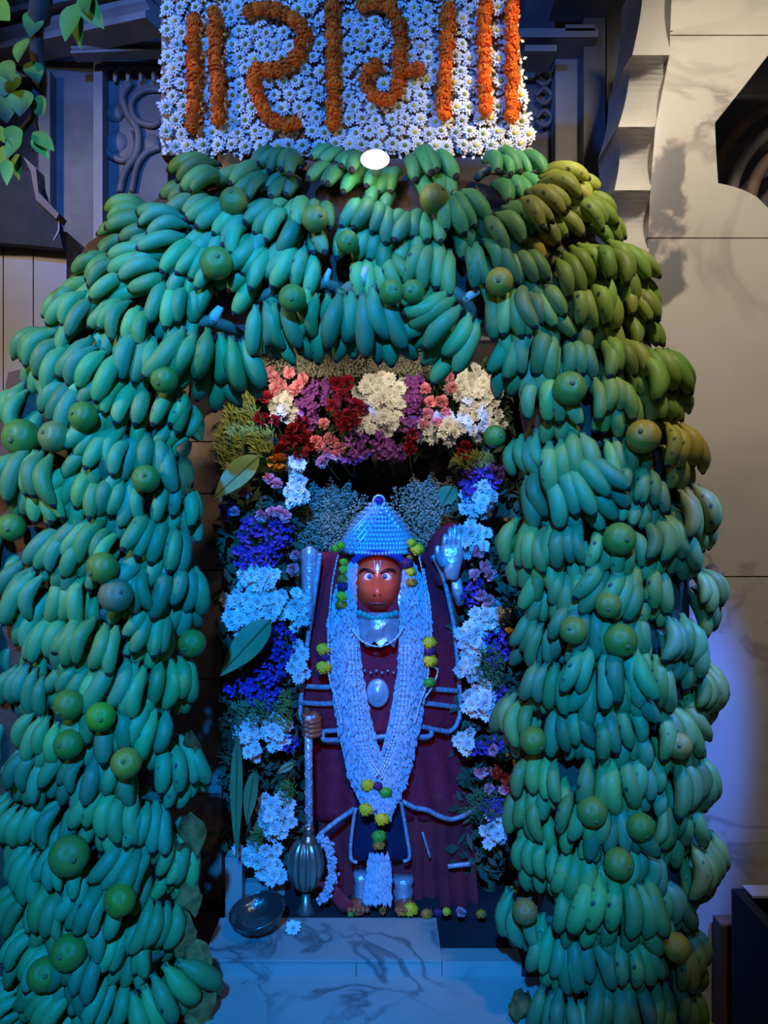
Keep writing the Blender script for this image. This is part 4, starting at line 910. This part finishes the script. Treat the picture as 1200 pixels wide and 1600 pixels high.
# garland
gl = thing('flower_garland', 'long white tuberose garland with yellow and green pompoms hanging on the idol', 'garland', P(590, 1240, 2.2))
def addg(o): return addpart(o, gl)
gD = lambda x: 2.205 + .10 * ((x - 592) / 122) ** 2
def band(pts, n, name='tuberose_band', sz=.0065, core=True):
    path = []
    for i in range(len(pts) - 1):
        for q in range(10): t = q / 10; path.append([pts[i][j] + (pts[i + 1][j] - pts[i][j]) * t for j in range(3)])
    path.append(list(pts[-1])); b = MB()
    if core:
        rows = []
        for x, y, w in path: rows.append([P(x + w / 2 * u, y, gD(x + w / 2 * u) + .012 - .026 * (1 - u * u)) for u in (-1, -.7, -.35, 0, .35, .7, 1)])
        b.grid(rows)
    for i in range(n):
        x, y, w = random.choice(path); u = random.uniform(-1, 1); qx = x + w / 2 * u; c = P(qx, y + random.uniform(-4, 4), gD(qx) + .006 - .026 * (1 - u * u) - random.uniform(0, .008))
        e = random.gauss(.25, .5); d = Vector((math.sin(e) * .5, -.35, -math.cos(e))) * sz * 1.9; s = d.cross(Vector((0, -1, 0))).normalized() * sz * .5; f_ = s.cross(d).normalized() * sz * .45
        b.quad(c - d * .6, c + s - f_ * .0, c + d, c - f_); b.quad(c - d * .6, c - f_, c + d, c - s)
    o = addg(b.build(name, M['tuberose'], smooth=False)); o['kind'] = 'stuff'
band([(548, 884, 20), (538, 930, 36), (535, 975, 50), (540, 1050, 52), (552, 1120, 54), (564, 1175, 58), (576, 1225, 56), (588, 1262, 34)], 1900)
band([(640, 884, 20), (648, 930, 44), (650, 975, 52), (646, 1050, 50), (634, 1120, 50), (622, 1175, 52), (610, 1225, 50), (598, 1275, 26)], 1900)
band([(592, 1338, 32), (592, 1372, 40), (590, 1408, 44)], 650, 'tassel')
def string(pts, r=.0042, name='bead_string'):
    pth = smoothpath([P(x, y, gD(x) - .022) for x, y in pts], 8); b = MB(); b.tube(pth, r * .55, 5)
    L = 0; last = None
    for p in pth:
        if last is None or (p - last).length > r * 1.7: b.ball(p, r, 6, 4); last = p
    addg(b.build(name, M['string']))
for o_ in (0, 6, 12):
    string([(556 - o_, 1010), (560 - o_, 1070), (566 - o_, 1130), (576 - o_ * .8, 1180), (591 - o_ * .3, 1206 + o_ * .8)]); string([(628 + o_, 1010), (626 + o_, 1070), (618 + o_, 1130), (606 + o_ * .8, 1175), (592 + o_ * .3, 1208 + o_ * .8)])
string([(528, 868), (518, 920), (513, 1000), (514, 1056), (524, 1090), (534, 1130)], .0035); string([(655, 870), (664, 920), (668, 1000), (668, 1060), (656, 1100), (648, 1130)], .0035)
string([(674, 1040), (684, 1048), (676, 1072), (664, 1090)], .0035); string([(662, 890), (672, 950), (674, 1000)], .0035)
string([(546, 978), (566, 1002), (592, 1010), (616, 1000), (632, 978)], .004)
def pom_mesh(m):
    b = MB(); b.ball((0, 0, 0), .021, 10, 6, (1.05, .8, .8), .08)
    for i in range(40):
        d = Vector((random.gauss(0, 1), random.gauss(-.4, 1), random.gauss(0, 1))).normalized(); s = d.cross(Vector((.2, .3, 1))).normalized() * .004; c = Vector((d.x * .022, d.y * .017, d.z * .017)); b.quad(c - s, c + d * .005, c + s, c - d * .003)
    return b.mesh('pompom', m, smooth=False)
PM = {c: pom_mesh(M['pom_' + c]) for c in ('yellow', 'green', 'orange', 'purple')}
for x, y, c, s in ((525, 857, 'yellow', .6), (533, 852, 'yellow', .6), (537, 878, 'yellow', .62), (537, 890, 'yellow', .7), (536, 905, 'orange', .85), (536, 917, 'purple', .85), (535, 931, 'yellow', .85), (534, 944, 'orange', .9), (505, 1014, 'yellow', 1), (507, 1027, 'purple', .8), (506, 1042, 'yellow', 1.1),
                   (643, 848, 'yellow', .7), (652, 858, 'yellow', 1), (640, 872, 'orange', .5), (636, 880, 'purple', .9), (642, 893, 'yellow', .75), (643, 910, 'orange', .8), (671, 1004, 'yellow', 1), (671, 1018, 'purple', .9), (672, 1032, 'yellow', 1.05), (671, 1066, 'green', .85),
                   (575, 1226, 'yellow', .95), (603, 1237, 'green', .9), (590, 1228, 'purple', .7), (572, 1264, 'yellow', 1), (597, 1279, 'yellow', 1), (592, 1306, 'green', 1), (592, 1320, 'orange', .85)):
    o = addg(inst('pompom', PM[c], None, P(x, y, gD(x) - .024), None, s)); 
# mace
mc = thing('silver_mace', 'long silver mace with ribbed round head standing beside the idol', 'mace', P(478, 1430, 2.26))
def addm(o): return addpart(o, mc)
b = MB(); b.tube([P(482, 1118, 2.255), P(482, 1200, 2.255), P(484, 1300, 2.255)], .0125, 12); addm(b.build('shaft', M['silver']))
b = MB()
for i in range(40): b.tube([P(482 + 6 * math.cos(.9 * i), 1140 + 4 * i, 2.255 - .0135), P(482 + 6 * math.cos(.9 * (i + 1)), 1144 + 4 * i, 2.255 - .0135)], .002, 4)
addm(b.build('shaft_twist', M['silver_bead']))
b = MB(); c = P(478, 1350, 2.25); K = 2.25 / F
rows = []
for i in range(15):
    th = PI * i / 14; r = (math.sin(th) ** .7) * 27 * K if 0 < i < 14 else .004
    rows.append([c + Vector((math.cos(a) * r * (1 + .07 * math.cos(14 * a)), math.sin(a) * r * (1 + .07 * math.cos(14 * a)), math.cos(th) * 40 * K)) for a in [2 * PI * q / 84 for q in range(84)]])
b.grid(rows, True); addm(b.build('ribbed_head', M['brass']))
b = MB(); b.lathe([(.004, -.0), (.026, .0), (.030, .012), (.018, .022), (.014, .034), (.020, .044), (.016, .056)], 16, P(482, 1318, 2.25)); addm(b.build('neck_collar', mat('copper_collar', (.62, .34, .26), .3, metal=.9)))
b = MB(); b.lathe([(.03, 0), (.034, .012), (.016, .04), (.012, .07)], 14, P(478, 1432, 2.25) ); addm(b.build('foot_spike', M['brass']))
# tail curl with flower string beside the mace
tl = thing('white_flower_string', 'white flower string curling beside the ribbed mace head', 'garland', P(512, 1360, 2.22))
b = MB()
for i in range(420):
    t = random.random(); a = -1.25 + 2.5 * t; c = P(492 + 27 * math.cos(a), 1358 + 52 * math.sin(a), 2.215) + Vector((random.gauss(0, .007), random.gauss(0, .005), random.gauss(0, .006))); b.octa(c, .0048, (1, 1, 1.5))
o = b.build('petals', M['tuberose'], smooth=False); o['kind'] = 'stuff'; addpart(o, tl)
b = MB(); b.tube([P(492 + 27 * math.cos(a), 1358 + 52 * math.sin(a), 2.22) for a in [-1.25 + .25 * q for q in range(11)]], .005, 6); addpart(b.build('thread', M['string']), tl)
# bowl
bw = thing('metal_bowl', 'dark shiny metal bowl tilted on the marble platform corner', 'bowl', P(404, 1447, 2.13)); bw.rotation_euler = (.16, -.14, 0); bw.scale = (.86, .86, .86)
b = MB(); b.lathe([(.01, -.03), (.05, -.028), (.078, -.008), (.090, .022), (.094, .026), (.090, .028), (.074, -.002), (.045, -.02), (.01, -.022)], 32); b.build('basin', M['tarnish'], bw)
b = MB(); b.tube([(math.cos(a) * .092, math.sin(a) * .092, .026) for a in [2 * PI * q / 32 for q in range(33)]], .004, 6); b.build('rim', M['tarnish'], bw)
bw.location.z = zt + .042
# offerings lying on the platform and at the hem
def blob(px, py, D, me, name, label, cat='flower', sc=1.0, group=None, rot=(-.9, 0, 0)):
    t = thing(name, label, cat, P(px, py, D), group); inst('bloom', me, t, (0, 0, 0), rot, sc); return t
blob(458, 1450, 2.12, CH[0], 'fallen_chrysanthemum', 'single pale blossom lying on the platform beside the bowl', sc=1.0)
blob(642, 1420, 2.2, PM['yellow'], 'yellow_pompom', 'yellow pompom flower at the idol hem on the platform edge', sc=1.0, rot=None)
blob(628, 1424, 2.2, PM['orange'], 'orange_marigold', 'orange marigold head lying left of the yellow pompom', sc=.8, rot=None)
blob(667, 1428, 2.2, PM['orange'], 'orange_marigold', 'orange marigold head lying right of the yellow pompom', sc=.8, rot=None)
blob(698, 1424, 2.22, PM['yellow'], 'yellow_pompom', 'small yellow pompom beyond the platform end', sc=.6, rot=None)
blob(684, 1426, 2.22, PM['purple'], 'purple_bloom', 'purple bloom lying near the platform end', sc=.7, rot=None)
blob(720, 1426, 2.22, RM, 'pink_rose', 'pink rose lying by the robe past the platform end', sc=.8)
blob(752, 1428, 2.22, PM['orange'], 'orange_marigold', 'orange marigold at the far corner of the hem', sc=.7, rot=None)
blob(598, 1424, 2.2, GM, 'yellow_petals', 'little greenish blossom at the tassel foot', sc=.35)
blob(548, 1428, 2.2, PM['green'], 'green_pompom', 'green pompom at the hem left of the anklet', sc=.45, rot=None)
b = MB(); rows = []
for i in range(8):
    t = i / 7; rows.append([P(508 + 40 * t + 14 * u, 1378 + 46 * t, 2.225 + .02 * math.sin(6 * t + u)) for u in (-1, -.5, 0, .5, 1)])
b.grid(rows); o = b.build('red_scarf', M['maroon2']); tag(o, 'bright red scarf end falling beside the left anklet', 'cloth'); sm = o.modifiers.new('t', 'SOLIDIFY'); sm.thickness = .005

# ================================================================= RIGHT FOREGROUND
X0 = (1143 - 600) / F * 1.95; ZT = P(0, 1388, 1.95).z
pt = thing('black_planter', 'dark rectangular planter box against the marble wall', 'planter', (X0 + .3, 1.6, 0))
def addb(b_, n_, m_): return addpart(b_.build(n_, m_, smooth=False), pt)
for nm_, a, c in (('side_board', (X0, 1.15, 0), (X0 + .025, 1.95, ZT)), ('side_board', (X0 + .6, 1.15, 0), (X0 + .625, 1.95, ZT)), ('end_board', (X0 + .025, 1.92, 0), (X0 + .6, 1.95, ZT)), ('end_board', (X0 + .025, 1.15, 0), (X0 + .6, 1.18, ZT)), ('bottom_board', (X0 + .025, 1.18, .02), (X0 + .6, 1.92, .05))):
    b = MB(); b.box(a, c); addb(b, nm_, M['black'])
b = MB(); b.box((X0 + .03, 1.90, ZT), (X0 + .63, 1.955, ZT + .006)); addb(b, 'rim_strip', M['plastic'])
b = MB(); b.box((X0 + .026, 1.181, .05), (X0 + .599, 1.919, ZT - .08)); addb(b, 'soil', M['bark'])
b = MB(); x0 = (1124 - 600) / F * 2.0; b.box((x0, 1.985, 0), (x0 + .05, 2.04, P(0, 1442, 2.0).z)); o = b.build('wooden_post', M['wood'], smooth=False); tag(o, 'short brown wooden post behind the black planter', 'post')

# ================================================================= HANGING BRANCH
br = thing('hanging_branch', 'leafy tree branch drooping in from the top left corner', 'branch', P(58, -60, 1.5))
def addl(o): return addpart(o, br)
b = MB(); b.tube(smoothpath([P(66, -90, 1.5), P(64, 0, 1.5), P(56, 60, 1.5), P(62, 130, 1.5), P(52, 180, 1.5), P(22, 220, 1.5), P(14, 262, 1.5)]), [.022] * 10 + [.014] * 12 + [.006] * 15, 7)
b.tube(smoothpath([P(64, -20, 1.5), P(90, -30, 1.48), P(118, -8, 1.47), P(122, 14, 1.47)]), .003, 5); b.tube(smoothpath([P(60, 100, 1.5), P(40, 120, 1.5), P(8, 100, 1.5)]), .004, 5); b.tube(smoothpath([P(50, 180, 1.5), P(60, 210, 1.5), P(50, 235, 1.5)]), .003, 5)
addl(b.build('stem', M['bark']))
LV = [(118, 6, 100, 62, .022, 1), (120, 14, 124, 74, .016, 1), (124, -6, 160, 42, .022, 1), (132, -20, 136, 20, .018, 0), (-20, 8, 14, 30, .03, 2), (-6, 196, 6, 222, .012, 2), (20, 196, 22, 230, .018, 1), (30, 210, 10, 246, .015, 0), (50, 216, 76, 246, .012, 2), (52, 206, 84, 234, .016, 0), (4, 228, 2, 262, .018, 1), (26, 240, 28, 280, .014, 1), (12, 248, 10, 288, .012, 3), (48, 96, 60, 128, .02, 4), (14, 110, 4, 150, .03, 4), (36, 140, 30, 180, .025, 4), (58, 150, 66, 184, .018, 4), (-4, 140, 10, 190, .03, 4), (56, 18, 46, 56, .02, 4), (40, 60, 26, 96, .02, 4), (4, 96, 20, 126, .02, 4)]
LC = [(.05, .13, .015), (.09, .20, .015), (.20, .28, .015), (.32, .34, .02), (.018, .04, .012)]
for x0, y0, x1, y1, w, c in LV:
    D = 1.46 + random.uniform(-.03, .05); b = MB(); b.leaf((0, 0, 0), P(x1, y1, D - .02) - P(x0, y0, D), w, (random.uniform(-.4, .4), -1, .3), .05, .2, 7)
    o = b.build('leaf', M['leaf_lit']); o.location = P(x0, y0, D); o.color = (*LC[c], 1); addl(o)
